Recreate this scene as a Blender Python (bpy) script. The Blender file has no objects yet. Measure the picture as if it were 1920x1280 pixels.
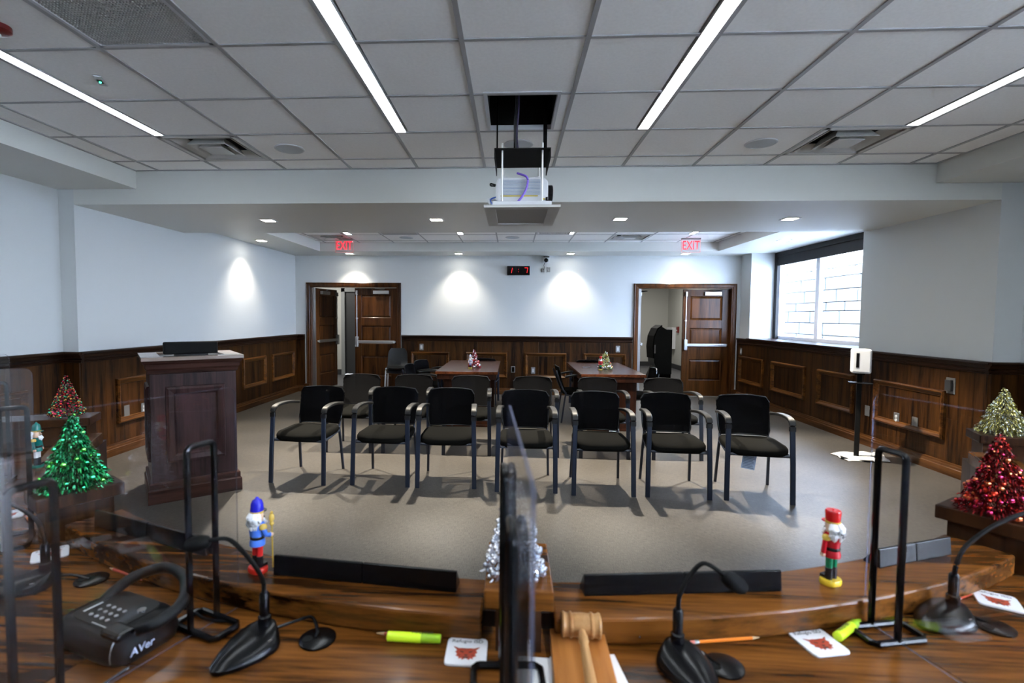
import bpy, math, random
from math import sin, cos, pi, radians as R
from mathutils import Vector, Matrix
random.seed(7)
SC = bpy.context.scene
COL = SC.collection

# ------------------------------------------------------------------ camera, light, exposure
cam_d = bpy.data.cameras.new('camera'); cam = bpy.data.objects.new('camera', cam_d); COL.objects.link(cam)
cam_d.sensor_width = 36; cam_d.lens = 950.27 / 1920 * 36; cam_d.shift_x = (960 - 907.15) / 1920
cam_d.clip_start = .05; cam_d.clip_end = 100
cam.location = (0, 0, 1.4637)
cam.matrix_world = Matrix.Translation((0, 0, 1.4637)) @ Matrix.Rotation(.0553, 4, 'Z') @ Matrix.Rotation(pi/2 - .0496, 4, 'X') @ Matrix.Rotation(.0069, 4, 'Z')
cam_d.dof.use_dof = True; cam_d.dof.focus_distance = 5.5; cam_d.dof.aperture_fstop = 3.2
SC.camera = cam
SC.view_settings.view_transform = 'Standard'; SC.view_settings.look = 'None'
SC.view_settings.gamma = 1; SC.view_settings.use_curve_mapping = False
SC.view_settings.exposure = 2.78
W = bpy.data.worlds.new('sky'); SC.world = W; W.use_nodes = True
bg = W.node_tree.nodes['Background']; bg.inputs[0].default_value = (.80, .88, 1, 1); bg.inputs[1].default_value = 6.3
sun_d = bpy.data.lights.new('sun', 'SUN'); sun_d.energy = .5; sun_d.color = (1, .97, .93); sun_d.angle = .01
sun = bpy.data.objects.new('sun', sun_d); COL.objects.link(sun)
sun.rotation_euler = (R(38), 0, R(-100)); sun.rotation_euler = Vector((.45, .75, -.55)).to_track_quat('-Z', 'Y').to_euler()
STRIP_E = 5.0
SPOT_E = 104
WASH_E = 15
DOWN_COL = (1, .9, .74)

# ------------------------------------------------------------------ materials
def mat(name, col=(.5, .5, .5), rough=.5, metal=0, emit=None, es=1, spec=.5, bump=None, noise=None, coat=0):
    m = bpy.data.materials.new(name); m.use_nodes = True
    nt = m.node_tree; b = nt.nodes['Principled BSDF']
    b.inputs['Base Color'].default_value = (*col, 1); b.inputs['Roughness'].default_value = rough
    b.inputs['Metallic'].default_value = metal; b.inputs['Specular IOR Level'].default_value = spec
    b.inputs['Coat Weight'].default_value = coat
    if emit:
        b.inputs['Emission Color'].default_value = (*emit, 1); b.inputs['Emission Strength'].default_value = es
    if noise:      # (scale, amount) colour variation
        tc = nt.nodes.new('ShaderNodeTexCoord'); n = nt.nodes.new('ShaderNodeTexNoise'); n.inputs['Scale'].default_value = noise[0]
        n.inputs['Detail'].default_value = 5
        nt.links.new(tc.outputs['Object'], n.inputs['Vector'])
        cr = nt.nodes.new('ShaderNodeValToRGB'); a = noise[1]
        cr.color_ramp.elements[0].position = .3; cr.color_ramp.elements[1].position = .7
        cr.color_ramp.elements[0].color = (*[c*(1-a) for c in col], 1); cr.color_ramp.elements[1].color = (*[min(1, c*(1+a)) for c in col], 1)
        nt.links.new(n.outputs['Fac'], cr.inputs[0]); nt.links.new(cr.outputs[0], b.inputs['Base Color'])
    if bump:
        tc = nt.nodes.new('ShaderNodeTexCoord'); n = nt.nodes.new('ShaderNodeTexNoise'); n.inputs['Scale'].default_value = bump[0]
        nt.links.new(tc.outputs['Object'], n.inputs['Vector'])
        bp = nt.nodes.new('ShaderNodeBump'); bp.inputs['Strength'].default_value = bump[1]; bp.inputs['Distance'].default_value = .003
        nt.links.new(n.outputs['Fac'], bp.inputs['Height']); nt.links.new(bp.outputs[0], b.inputs['Normal'])
    return m

def wood(name, dark, light, axis='Z', scale=1.0, rough=.35, coat=.0, contrast=1.0):
    m = bpy.data.materials.new(name); m.use_nodes = True
    nt = m.node_tree; L = nt.links; b = nt.nodes['Principled BSDF']
    tc = nt.nodes.new('ShaderNodeTexCoord'); mp = nt.nodes.new('ShaderNodeMapping')
    oi = nt.nodes.new('ShaderNodeObjectInfo')
    s = {'X': (.9, 14, 14), 'Y': (14, .9, 14), 'Z': (14, 14, .9)}[axis]
    mp.inputs['Scale'].default_value = [k*scale for k in s]
    L.new(tc.outputs['Object'], mp.inputs['Vector'])
    mul = nt.nodes.new('ShaderNodeMath'); mul.operation = 'MULTIPLY'; mul.inputs[1].default_value = 37.0
    L.new(oi.outputs['Random'], mul.inputs[0])
    ad = nt.nodes.new('ShaderNodeVectorMath'); ad.operation = 'ADD'
    L.new(mp.outputs[0], ad.inputs[0]); L.new(mul.outputs[0], ad.inputs[1])
    n = nt.nodes.new('ShaderNodeTexNoise'); n.inputs['Scale'].default_value = 1.0; n.inputs['Detail'].default_value = 8; n.inputs['Roughness'].default_value = .62
    n.inputs['Distortion'].default_value = .6
    L.new(ad.outputs[0], n.inputs['Vector'])
    n2 = nt.nodes.new('ShaderNodeTexNoise'); n2.inputs['Scale'].default_value = 5.5; n2.inputs['Detail'].default_value = 4
    L.new(ad.outputs[0], n2.inputs['Vector'])
    mx = nt.nodes.new('ShaderNodeMath'); mx.operation = 'MULTIPLY_ADD'; mx.inputs[1].default_value = .35; 
    L.new(n2.outputs['Fac'], mx.inputs[0]); L.new(n.outputs['Fac'], mx.inputs[2])
    rv = nt.nodes.new('ShaderNodeMath'); rv.operation = 'MULTIPLY_ADD'; rv.inputs[1].default_value = .10; rv.inputs[2].default_value = -.225
    L.new(oi.outputs['Random'], rv.inputs[0])
    sm = nt.nodes.new('ShaderNodeMath'); sm.operation = 'ADD'; L.new(mx.outputs[0], sm.inputs[0]); L.new(rv.outputs[0], sm.inputs[1])
    cr = nt.nodes.new('ShaderNodeValToRGB'); e = cr.color_ramp.elements
    e[0].position = .5 - .17/contrast; e[1].position = .5 + .17/contrast
    e[0].color = (*dark, 1); e[1].color = (*light, 1)
    md = cr.color_ramp.elements.new(.47); md.color = (*[.55*a+.45*c for a, c in zip(dark, light)], 1)
    L.new(sm.outputs[0], cr.inputs[0]); L.new(cr.outputs[0], b.inputs['Base Color'])
    b.inputs['Specular IOR Level'].default_value = .14
    b.inputs['Roughness'].default_value = rough; b.inputs['Coat Weight'].default_value = coat*.45; b.inputs['Coat Roughness'].default_value = .12
    bp = nt.nodes.new('ShaderNodeBump'); bp.inputs['Strength'].default_value = .06; bp.inputs['Distance'].default_value = .002
    L.new(n2.outputs['Fac'], bp.inputs['Height']); L.new(bp.outputs[0], b.inputs['Normal'])
    return m

def clear(name, tint=(1, 1, 1), refl=1.0, ior=1.45):
    m = bpy.data.materials.new(name); m.use_nodes = True; nt = m.node_tree; nt.nodes.clear()
    o = nt.nodes.new('ShaderNodeOutputMaterial'); t = nt.nodes.new('ShaderNodeBsdfTransparent'); g = nt.nodes.new('ShaderNodeBsdfGlossy')
    t.inputs[0].default_value = (*tint, 1); g.inputs['Roughness'].default_value = .01
    ge = nt.nodes.new('ShaderNodeNewGeometry'); dt = nt.nodes.new('ShaderNodeVectorMath'); dt.operation = 'DOT_PRODUCT'
    nt.links.new(ge.outputs['Incoming'], dt.inputs[0]); nt.links.new(ge.outputs['Normal'], dt.inputs[1])
    def mth(op, a, b_=None):
        q = nt.nodes.new('ShaderNodeMath'); q.operation = op
        for k, v in enumerate((a, b_)):
            if v is None: continue
            if isinstance(v, (int, float)): q.inputs[k].default_value = v
            else: nt.links.new(v, q.inputs[k])
        return q
    c_ = mth('ABSOLUTE', dt.outputs['Value']); p_ = mth('POWER', mth('SUBTRACT', 1.0, c_.outputs[0]).outputs[0], 5.0)
    f = mth('ADD', mth('MULTIPLY', p_.outputs[0], .96).outputs[0], ((ior-1)/(ior+1))**2)      # Schlick
    mx = nt.nodes.new('ShaderNodeMixShader')
    mu = nt.nodes.new('ShaderNodeMath'); mu.operation = 'MULTIPLY'; mu.inputs[1].default_value = refl
    nt.links.new(f.outputs[0], mu.inputs[0]); nt.links.new(mu.outputs[0], mx.inputs[0])
    nt.links.new(t.outputs[0], mx.inputs[1]); nt.links.new(g.outputs[0], mx.inputs[2]); nt.links.new(mx.outputs[0], o.inputs[0])
    return m

def meshcloth(name, col, see):
    m = bpy.data.materials.new(name); m.use_nodes = True; nt = m.node_tree
    b = nt.nodes['Principled BSDF']; b.inputs['Base Color'].default_value = (*col, 1); b.inputs['Roughness'].default_value = .8
    b.inputs['Specular IOR Level'].default_value = .3
    o = nt.nodes['Material Output']; t = nt.nodes.new('ShaderNodeBsdfTransparent'); mx = nt.nodes.new('ShaderNodeMixShader')
    b.inputs['Specular IOR Level'].default_value = .04
    mx.inputs[0].default_value = see
    nt.links.new(b.outputs[0], mx.inputs[1]); nt.links.new(t.outputs[0], mx.inputs[2]); nt.links.new(mx.outputs[0], o.inputs[0])
    return m

def floor_mat():
    m = bpy.data.materials.new('linen_vinyl_floor'); m.use_nodes = True; nt = m.node_tree; L = nt.links; b = nt.nodes['Principled BSDF']
    tc = nt.nodes.new('ShaderNodeTexCoord')
    def nz(sc, det):
        mp = nt.nodes.new('ShaderNodeMapping'); mp.inputs['Scale'].default_value = sc; mp.inputs['Rotation'].default_value = (0, 0, 0)
        n = nt.nodes.new('ShaderNodeTexNoise'); n.inputs['Scale'].default_value = 1; n.inputs['Detail'].default_value = det
        L.new(tc.outputs['Object'], mp.inputs[0]); L.new(mp.outputs[0], n.inputs['Vector']); return n
    a = nz((420, 22, 1), 3); c = nz((22, 420, 1), 3); d = nz((1.2, 1.2, 1), 3)
    s1 = nt.nodes.new('ShaderNodeMath'); s1.operation = 'ADD'; L.new(a.outputs['Fac'], s1.inputs[0]); L.new(c.outputs['Fac'], s1.inputs[1])
    s2 = nt.nodes.new('ShaderNodeMath'); s2.operation = 'MULTIPLY_ADD'; s2.inputs[1].default_value = .5; L.new(d.outputs['Fac'], s2.inputs[0]); L.new(s1.outputs[0], s2.inputs[2])
    cr = nt.nodes.new('ShaderNodeValToRGB'); e = cr.color_ramp.elements
    e[0].position = .95; e[1].position = 1.0; mr = nt.nodes.new('ShaderNodeMapRange'); mr.inputs[1].default_value = .9; mr.inputs[2].default_value = 1.6
    L.new(s2.outputs[0], mr.inputs[0]); L.new(mr.outputs[0], cr.inputs[0])
    e[0].position = .32; e[1].position = .70; e[0].color = (.036, .032, .027, 1); e[1].color = (.092, .083, .072, 1)
    L.new(cr.outputs[0], b.inputs['Base Color']); b.inputs['Roughness'].default_value = .42; b.inputs['Specular IOR Level'].default_value = .4
    return m

M = {}
M['wall'] = mat('painted_wall', (.56, .582, .585), .6, bump=(300, .05))
M['soffit'] = mat('painted_soffit', (.62, .63, .60), .5, bump=(300, .05))
M['tile'] = mat('ceiling_tile_board', (.92, .92, .91), .9, bump=(500, .5), noise=(60, .03))
M['grid'] = mat('ceiling_grid_metal', (.36, .36, .37), .5)
M['floor'] = floor_mat()
M['wains'] = wood('walnut_wainscot', (.0060, .0021, .0007), (.058, .022, .0050), 'Z', 1.0, .42, .0, 1.2)
M['woodx'] = wood('walnut_trim_x', (.016, .0055, .0018), (.090, .036, .010), 'X', 1.0, .35, .2)
M['woody'] = wood('walnut_trim_y', (.016, .0055, .0018), (.090, .036, .010), 'Y', 1.0, .35, .2)
M['mouldx'] = wood('moulding_highlight_x', (.018, .006, .0016), (.135, .052, .011), 'X', 1.0, .32, .25)  # highlights on the sloping faces put into a lighter wood colour
M['mouldy'] = wood('moulding_highlight_y', (.018, .006, .0016), (.135, .052, .011), 'Y', 1.0, .32, .25)  # same lighter wood, the caught light put into its colour
M['darkx'] = wood('dark_rail_x', (.007, .0028, .0015), (.026, .010, .004), 'X', 1.0, .35, .2)
M['darky'] = wood('dark_rail_y', (.007, .0028, .0015), (.026, .010, .004), 'Y', 1.0, .35, .2)
M['door'] = wood('walnut_door', (.013, .0042, .0012), (.085, .030, .0065), 'Z', .8, .35, .2)
M['rail_shine'] = wood('rail_highlight_wood', (.12, .05, .014), (.28, .14, .045), 'X', 1.0, .4, .1)  # door rail highlight put into a lighter wood colour
M['desk'] = wood('walnut_desktop', (.014, .0042, .0010), (.185, .064, .0115), 'X', 1.3, .26, .3, 1.25)
M['deskdark'] = wood('walnut_pedestal', (.012, .004, .0018), (.055, .020, .007), 'Z', 1.0, .32, .25)
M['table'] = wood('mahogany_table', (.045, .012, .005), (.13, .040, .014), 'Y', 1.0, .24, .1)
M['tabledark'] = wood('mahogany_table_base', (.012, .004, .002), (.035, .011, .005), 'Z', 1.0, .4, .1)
M['lectern'] = wood('wine_dark_walnut', (.010, .0042, .0045), (.050, .023, .022), 'Z', 1.2, .42, .1)
M['lectrim'] = wood('lectern_trim', (.012, .0045, .0035), (.055, .022, .016), 'X', 1.0, .35, .2)
M['gavel'] = wood('maple_gavel', (.30, .13, .045), (.48, .27, .11), 'Y', 2.0, .35, .3)
M['board'] = wood('cherry_board', (.34, .12, .024), (.50, .20, .05), 'Y', 1.0, .35, .3)
M['blackmesh'] = meshcloth('black_chair_mesh', (.003, .003, .0034), .09)
M['seat'] = mat('black_seat_fabric', (.0045, .0045, .004), .9, spec=.04, bump=(900, .3))
M['blackmetal'] = mat('black_coat_blue_reflection', (.010, .016, .032), .38, .0)  # blue reflection on the chair legs put into the black
M['arm'] = mat('black_arm_pad', (.008, .008, .008), .45, spec=.3)
M['black'] = mat('black_plastic', (.003, .003, .0035), .25, spec=.22)
M['blackmatte'] = mat('matte_black', (.003, .003, .003), .8, spec=.2)
M['stand'] = mat('glossy_black_wire', (.003, .003, .0035), .2, spec=.25)
M['chrome'] = mat('chrome', (.75, .75, .76), .12, 1)
M['legchrome'] = mat('bright_leg_chrome', (.85, .87, .9), .35, .8)
M['steel'] = mat('satin_steel', (.45, .45, .45), .35, 1)
M['white'] = mat('white_plastic', (.55, .56, .58), .4)
M['plate'] = mat('steel_plate', (.25, .25, .25), .35, .6)
M['darkgrey'] = mat('dark_grey', (.022, .023, .025), .5)
M['strip'] = mat('lit_diffuser', (.9, .9, .9), .5, emit=(.88, .95, 1), es=STRIP_E)
M['lens'] = mat('lit_downlight', (.9, .9, .9), .5, emit=(1, .95, .85), es=9)
M['clear'] = clear('clear_acrylic', (.97, .975, .985), 1.0, 1.49)
M['edge'] = meshcloth('acrylic_edge_glow', (.13, .135, .19), .45)  # edge glow put into a pale bluish diffuse colour
M['glass'] = clear('window_glass', (.93, .96, 1), 1.0, 1.45)
M['tinted'] = clear('tinted_window_glass', (.80, .86, .95), 1.0, 1.45)  # tint added to dim the bright stone wall outside
M['shade'] = mat('black_roller_shade', (.006, .006, .007), .7)
M['stone'] = mat('pale_limestone', (.52, .52, .49), .9, noise=(3, .05), bump=(40, .3))
M['mortar'] = mat('mortar', (.015, .02, .035), .95)
M['red'] = mat('red_led', (.2, .01, .01), .4, emit=(1, .015, .03), es=.45)
M['redcover'] = mat('red_plastic', (.12, .006, .005), .35)
M['greenled'] = mat('green_led', (0, .3, .15), .4, emit=(.05, 1, .5), es=1.2)
M['corr'] = mat('corridor_wall', (.40, .40, .37), .7)
M['corrfloor'] = mat('corridor_floor', (.07, .07, .075), .4, noise=(30, .1))
M['speaker'] = mat('speaker_grille', (.50, .54, .57), .6)
M['diff'] = mat('diffuser_metal', (.55, .54, .52), .35)

# ------------------------------------------------------------------ mesh helpers
class MB:
    def __init__(s): s.v = []; s.f = []; s.mi = []; s.cur = 0
    def add(s, vs, fs, T=None):
        o = len(s.v)
        for p in vs: s.v.append(tuple(T @ Vector(p)) if T else tuple(p))
        for f in fs: s.f.append(tuple(i + o for i in f)); s.mi.append(s.cur)
        return s
    def box(s, x0, x1, y0, y1, z0, z1, T=None):
        return s.add([(x, y, z) for z in (z0, z1) for y in (y0, y1) for x in (x0, x1)],
              [(0, 2, 3, 1), (4, 5, 7, 6), (0, 1, 5, 4), (2, 6, 7, 3), (0, 4, 6, 2), (1, 3, 7, 5)], T)
    def rings(s, rs, cap0=True, cap1=True, T=None, closed=True):
        n = len(rs[0]); vs = [p for r in rs for p in r]; fs = []
        for k in range(len(rs) - 1):
            for i in range(n if closed else n - 1):
                j = (i + 1) % n
                fs.append((k*n+i, k*n+j, (k+1)*n+j, (k+1)*n+i))
        if cap0: fs.append(tuple(range(n - 1, -1, -1)))
        if cap1: fs.append(tuple((len(rs)-1)*n + i for i in range(n)))
        return s.add(vs, fs, T)
    def lathe(s, prof, n=16, T=None):
        return s.rings([[(r*cos(2*pi*i/n), r*sin(2*pi*i/n), z) for i in range(n)] for r, z in prof], T=T)
    def tube(s, pts, r, n=8, T=None, w=None, h=None, up=(0, 0, 1), rs=None):
        P = [Vector(p) for p in pts]; rg = []
        for k, p in enumerate(P):
            d = (P[min(k+1, len(P)-1)] - P[max(k-1, 0)]).normalized()
            u = Vector(up)
            if abs(d.dot(u)) > .98: u = Vector((0, 1, 0)) if abs(d.y) < .9 else Vector((1, 0, 0))
            a = d.cross(u).normalized(); b = a.cross(d).normalized()
            if w is None:
                q = rs[k] if rs else r
                rg.append([tuple(p + a*q*cos(2*pi*i/n) + b*q*sin(2*pi*i/n)) for i in range(n)])
            else:
                rg.append([tuple(p + a*x*w/2 + b*y*h/2) for x, y in ((-1, -.6), (-.8, -1), (.8, -1), (1, -.6), (1, .6), (.8, 1), (-.8, 1), (-1, .6))])
        return s.rings(rg, T=T)
    def prism(s, poly, a0, a1, axis='Z', T=None):
        def mk(p, t): return {'Z': (p[0], p[1], t), 'Y': (p[0], t, p[1]), 'X': (t, p[0], p[1])}[axis]
        return s.rings([[mk(p, a0) for p in poly], [mk(p, a1) for p in poly]], T=T)
    def build(s, name, m, parent=None, smooth=False, bev=0, seg=2):
        me = bpy.data.meshes.new(name); me.from_pydata(s.v, [], s.f)
        for x in (m if isinstance(m, list) else [m]): me.materials.append(x)
        if any(s.mi): me.polygons.foreach_set('material_index', s.mi)
        me.update()
        import bmesh
        b = bmesh.new(); b.from_mesh(me); bmesh.ops.recalc_face_normals(b, faces=b.faces); b.to_mesh(me); b.free()
        if smooth:
            me.shade_smooth()
            try: me.set_sharp_from_angle(angle=R(smooth if smooth is not True else 40))
            except Exception: pass
        o = bpy.data.objects.new(name, me); COL.objects.link(o)
        if parent: o.parent = parent
        if bev:
            md = o.modifiers.new('bevel', 'BEVEL'); md.width = bev; md.segments = seg; md.limit_method = 'ANGLE'; md.angle_limit = R(40)
        return o

def sring(cx, cy, z, rx, ry, n=24, p=2.0):
    out = []
    for i in range(n):
        t = 2*pi*i/n; c, sn = cos(t), sin(t)
        out.append((cx + rx*math.copysign(abs(c)**(2/p), c), cy + ry*math.copysign(abs(sn)**(2/p), sn), z))
    return out
def bez(pts, n=8):
    P = [Vector(p) for p in pts]; out = []
    Q = [P[0]*2-P[1]] + P + [P[-1]*2-P[-2]]
    for k in range(1, len(Q)-2):
        for i in range(n):
            t = i/n; a, b, c, d = Q[k-1], Q[k], Q[k+1], Q[k+2]
            out.append(.5*((2*b) + (c-a)*t + (2*a-5*b+4*c-d)*t*t + (3*b-a-3*c+d)*t**3))
    out.append(P[-1]); return out

def tag(o, label=None, cat=None, group=None, kind=None):
    if label: o['label'] = label
    if cat: o['category'] = cat
    if group: o['group'] = group
    if kind: o['kind'] = kind
    return o
def thing(name, label, cat, loc=(0, 0, 0), rz=0, group=None, kind=None):
    o = bpy.data.objects.new(name, None); COL.objects.link(o); o.empty_display_size = .1
    o.location = loc; o.rotation_euler = (0, 0, rz); return tag(o, label, cat, group, kind)
def kids(o): return [c for c in bpy.data.objects if c.parent == o]
def copy_tree(o, loc=None, rz=None, label=None, parent=None, group=None):
    c = o.copy(); COL.objects.link(c); c.parent = parent
    if loc is not None: c.location = loc
    if rz is not None: c.rotation_euler = (0, 0, rz)
    if label: c['label'] = label
    if group: c['group'] = group
    for k in kids(o): copy_tree(k, parent=c)
    return c
def text(name, s, size, m, parent, loc, rot, ext=.0004, align='CENTER', shear=0, sx=1):
    cu = bpy.data.curves.new(name, 'FONT'); cu.body = s; cu.size = size; cu.extrude = ext; cu.align_x = align; cu.align_y = 'CENTER'; cu.shear = shear
    t = bpy.data.objects.new(name + '_tmp', cu); COL.objects.link(t)
    bpy.context.view_layer.update()
    me = bpy.data.meshes.new_from_object(t.evaluated_get(bpy.context.evaluated_depsgraph_get()))
    bpy.data.objects.remove(t); bpy.data.curves.remove(cu)
    me.materials.clear(); me.materials.append(m)
    o = bpy.data.objects.new(name, me); COL.objects.link(o); o.parent = parent; o.location = loc; o.rotation_euler = rot; o.scale = (sx, 1, 1)
    return o

# ------------------------------------------------------------------ room constants (metres)
XL, XR, XLF, XRF = -4.15, 4.17, -4.305, 4.40
YB, YBEAM, YS, YREC = 9.54, 4.629, 6.24, 8.88
ZC, ZS, ZS2, ZC2, ZSIDE = 2.80, 2.491, 2.595, 2.75, 2.634
T_ = .6096; GX, GY = -.257, 4.343
SXL, SXR = -3.53, 3.63
RXL, RXR = -3.413, 3.486
ZR = 1.097
YW0, YW1, XW = 6.33, 9.16, 4.615
D = [(-3.854, -2.19), (2.329, 4.005)]      # door openings
ZD = 2.00
YBK = -2.6
def S(name, mb, m, **k): return tag(mb.build(name, m, **k), kind='structure')

# floor
fl = S('floor', MB().box(-4.6, 4.9, YBK, YB+.02, -.1, 0), M['floor'])
# walls
wl = S('wall_left', MB().box(XL-.3, XL, YBEAM, YB+.1, 0, 2.9), M['wall'])
wlf = S('wall_left_front', MB().box(XLF-.2, XLF, YBK, YBEAM, 0, 2.9), M['wall'])
tag(wlf, 'wider part of the left wall near the council bench')
wr = S('wall_right', MB().box(XR, XR+.6, YBEAM, YW0, 0, 2.9).box(XR, XW+.15, YW0, YW1, 0, 1.07).box(XR, XW+.15, YW1, YB+.1, 0, 2.9).box(XW-.05, XW+.15, YW0, YW1, 2.595, 2.9), M['wall'])
W20, W21 = -2.5, .75       # second window, beside the bench and beyond the picture's right edge
wrf = S('wall_right_front', MB().box(XRF, XRF+.2, YBK-.1, W20, 0, 2.95).box(XRF, XRF+.2, W21, YBEAM, 0, 2.95).box(XRF, XRF+.2, W20, W21, 0, 1.07).box(XRF, XRF+.2, W20, W21, 2.5, 2.95), M['wall'])
tag(wrf, 'wider part of the right wall near the council bench')
b = MB()
xs = [XL-.3, D[0][0]-.03, D[0][1]+.03, D[1][0]-.03, D[1][1]+.03, XW+.15]
b.box(xs[0], xs[1], YB, YB+.14, 0, 2.9).box(xs[2], xs[3], YB, YB+.14, 0, 2.9).box(xs[4], xs[5], YB, YB+.14, 0, 2.9)
b.box(xs[1], xs[2], YB, YB+.14, ZD+.03, 2.9).box(xs[3], xs[4], YB, YB+.14, ZD+.03, 2.9)
wb = S('wall_back', b, M['wall'])
S('wall_near', MB().box(-4.6, 4.9, YBK-.1, YBK, 0, 3.4), M['wall'])

# ------------------------------------------------------------------ ceilings
ceil = tag(bpy.data.objects.new('ceiling', None), kind='structure'); COL.objects.link(ceil)
HX0, HX1, HY0, HY1 = -.165, .262, 3.115, 3.70
YT0 = GY - 5*T_            # tiles are single pieces from here on
xcols = [SXL] + [GX + i*T_ for i in range(-5, 7)] + [SXR]
yrows = [GY + j*T_ for j in range(-5, 1)] + [YBEAM]
LIGHTX = [(-2.70, -2.612), (-.867, -.779), (.874, .962), (2.70, 2.788)]
YL1, YL0 = GY - T_, GY - 8*T_
cell_special = {}
def cellid(i, j): return (round(GX + i*T_, 3), round(GY + j*T_, 3))
skip = {cellid(-4, -1), cellid(4, -1), cellid(-3, -4), cellid(0, -2)}
rnd = random.Random(3)
for a in range(len(xcols)-1):
    for c in range(len(yrows)-1):
        x0, x1, y0, y1 = xcols[a]+.008, xcols[a+1]-.008, yrows[c]+.008, yrows[c+1]-.008
        if (round(xcols[a], 3), round(yrows[c], 3)) in skip: continue
        if yrows[c] < YL1 - .01:
            for l0, l1 in LIGHTX:
                if x0 < l1 and x1 > l0:
                    if abs(l0 - xcols[a]) < .05: x0 = l1 + .012
                    else: x1 = l0 - .012
        if x1 - x0 < .03 or y1 - y0 < .03: continue
        MB().box(x0, x1, y0, y1, ZC + rnd.uniform(.0, .003), ZC+.02).build('ceiling_tile', M['tile'], ceil)
# tile round the projector hatch
b = MB(); x0, x1, y0, y1 = GX+.008, GX+T_-.008, GY-2*T_+.008, GY-T_-.008
b.box(x0, HX0-.02, y0, y1, ZC, ZC+.02).box(HX1+.02, x1, y0, y1, ZC, ZC+.02)
b.build('ceiling_tile', M['tile'], ceil)
b = MB().box(HX0-.02, HX0, HY0, HY1, ZC-.004, ZC+.03).box(HX1, HX1+.02, HY0, HY1, ZC-.004, ZC+.03).box(HX0-.02, HX1+.02, HY0-.02, HY0, ZC-.004, ZC+.03).box(HX0-.02, HX1+.02, HY1, HY1+.02, ZC-.004, ZC+.03)
b.build('hatch_trim', M['white'], ceil)
b = MB(); b.box(HX0-.01, HX1+.01, HY0-.01, HY1+.01, 3.3, 3.32)
b.box(HX0-.03, HX0-.01, HY0-.03, HY1+.03, ZC+.025, 3.32).box(HX1+.01, HX1+.03, HY0-.03, HY1+.03, ZC+.025, 3.32).box(HX0-.01, HX1+.01, HY0-.03, HY0-.01, ZC+.025, 3.32).box(HX0-.01, HX1+.01, HY1+.01, HY1+.03, ZC+.025, 3.32)
b.build('hatch_shaft', M['blackmatte'], ceil)
# tiled part behind the picture's edge, plain
b = MB(); xs_ = [SXL] + [v for l in LIGHTX for v in l] + [SXR]
for k in range(0, len(xs_), 2): b.box(xs_[k], xs_[k+1], YL0, YT0-.008, ZC, ZC+.02)
b.box(SXL, SXR, YBK, YL0, ZC, ZC+.02)
b.build('ceiling_field', M['tile'], ceil)
for x in xcols[1:-1]:
    MB().box(x-.012, x+.012, YT0, YBEAM, ZC-.004, ZC+.004).build('grid_rail', M['grid'], ceil)
for y in yrows:
    if y > YBEAM-.01: continue
    b = MB(); cuts = [SXL]
    if y < YL1 - .01:
        for l in LIGHTX: cuts += [l[0], l[1]]
    if abs(y - (GY-2*T_)) < .01: pass
    cuts.append(SXR)
    for k in range(0, len(cuts), 2): b.box(cuts[k], cuts[k+1], y-.010, y+.010, ZC-.0035, ZC+.004)
    b.build('grid_rail', M['grid'], ceil)
b = MB().box(SXL, SXR, YBEAM-.02, YBEAM, ZC-.005, ZC+.004).box(SXL, SXL+.02, YT0, YBEAM, ZC-.005, ZC+.004).box(SXR-.02, SXR, YT0, YBEAM, ZC-.005, ZC+.004)
b.build('edge_trim', M['grid'], ceil)
MB().box(-4.6, 4.9, YBK, YBEAM, 3.33, 3.4).build('deck', M['blackmatte'], ceil)
# side soffits, beam, rear soffit
S('trim_1', MB().box(XLF-.1, SXL, YBK, YBEAM, ZSIDE, 3.4), M['soffit'])['label'] = 'dropped soffit along the left of the front ceiling'
S('trim_2', MB().box(SXR, XRF+.05, YBK, YBEAM, ZSIDE, 3.4), M['soffit'])['label'] = 'dropped soffit along the right of the front ceiling'
S('beam', MB().box(XL, XR, YBEAM, YS, ZS, 3.4), M['soffit'])['label'] = 'wide flat beam crossing the ceiling with four downlights'
b = MB().box(XL-.1, RXL, YS, YB, ZS2, 2.95).box(RXR, XW+.1, YS, YB, ZS2, 2.95).box(RXL, RXR, YREC, YB, ZS2, 2.95).box(RXL, RXR, YS, 6.9, ZS2, 2.95)
S('trim_3', b, M['soffit'])['label'] = 'soffit framing the recessed rear ceiling'
c2 = tag(bpy.data.objects.new('ceiling_rear', None), kind='structure'); COL.objects.link(c2)
y2 = [6.9, 7.44, 8.05, 8.66, YREC]
xc2 = [RXL] + [GX + i*T_ for i in range(-5, 7)] + [RXR]; xc2 = [x for x in xc2 if RXL <= x <= RXR]
skip2 = {(1, 2), (9, 2), (3, 1), (7, 1)}
L2 = [(-2.65, -2.56), (-.865, -.775), (.875, .965), (2.70, 2.79)]
for a in range(len(xc2)-1):
    for c in range(4):
        if (a, c) in skip2: continue
        x0, x1 = xc2[a]+.008, xc2[a+1]-.008
        if c < 2:
            for l0, l1 in L2:
                if x0 < l1 and x1 > l0:
                    if l0 - x0 < .1: x0 = l1+.01
                    else: x1 = l0-.01
        if x1 - x0 < .05: continue
        MB().box(x0, x1, y2[c]+.008, y2[c+1]-.008, ZC2+rnd.uniform(0, .002), ZC2+.02).build('ceiling_tile', M['tile'], c2)
for x in xc2[1:-1]: MB().box(x-.010, x+.010, 6.9, YREC, ZC2-.003, ZC2+.004).build('grid_rail', M['grid'], c2)
for y in y2[1:4]: MB().box(RXL, RXR, y-.008, y+.008, ZC2-.0025, ZC2+.004).build('grid_rail', M['grid'], c2)
MB().box(RXL-.1, RXR+.1, 6.8, YREC+.1, ZC2+.06, ZC2+.1).build('deck', M['blackmatte'], c2)

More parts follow.
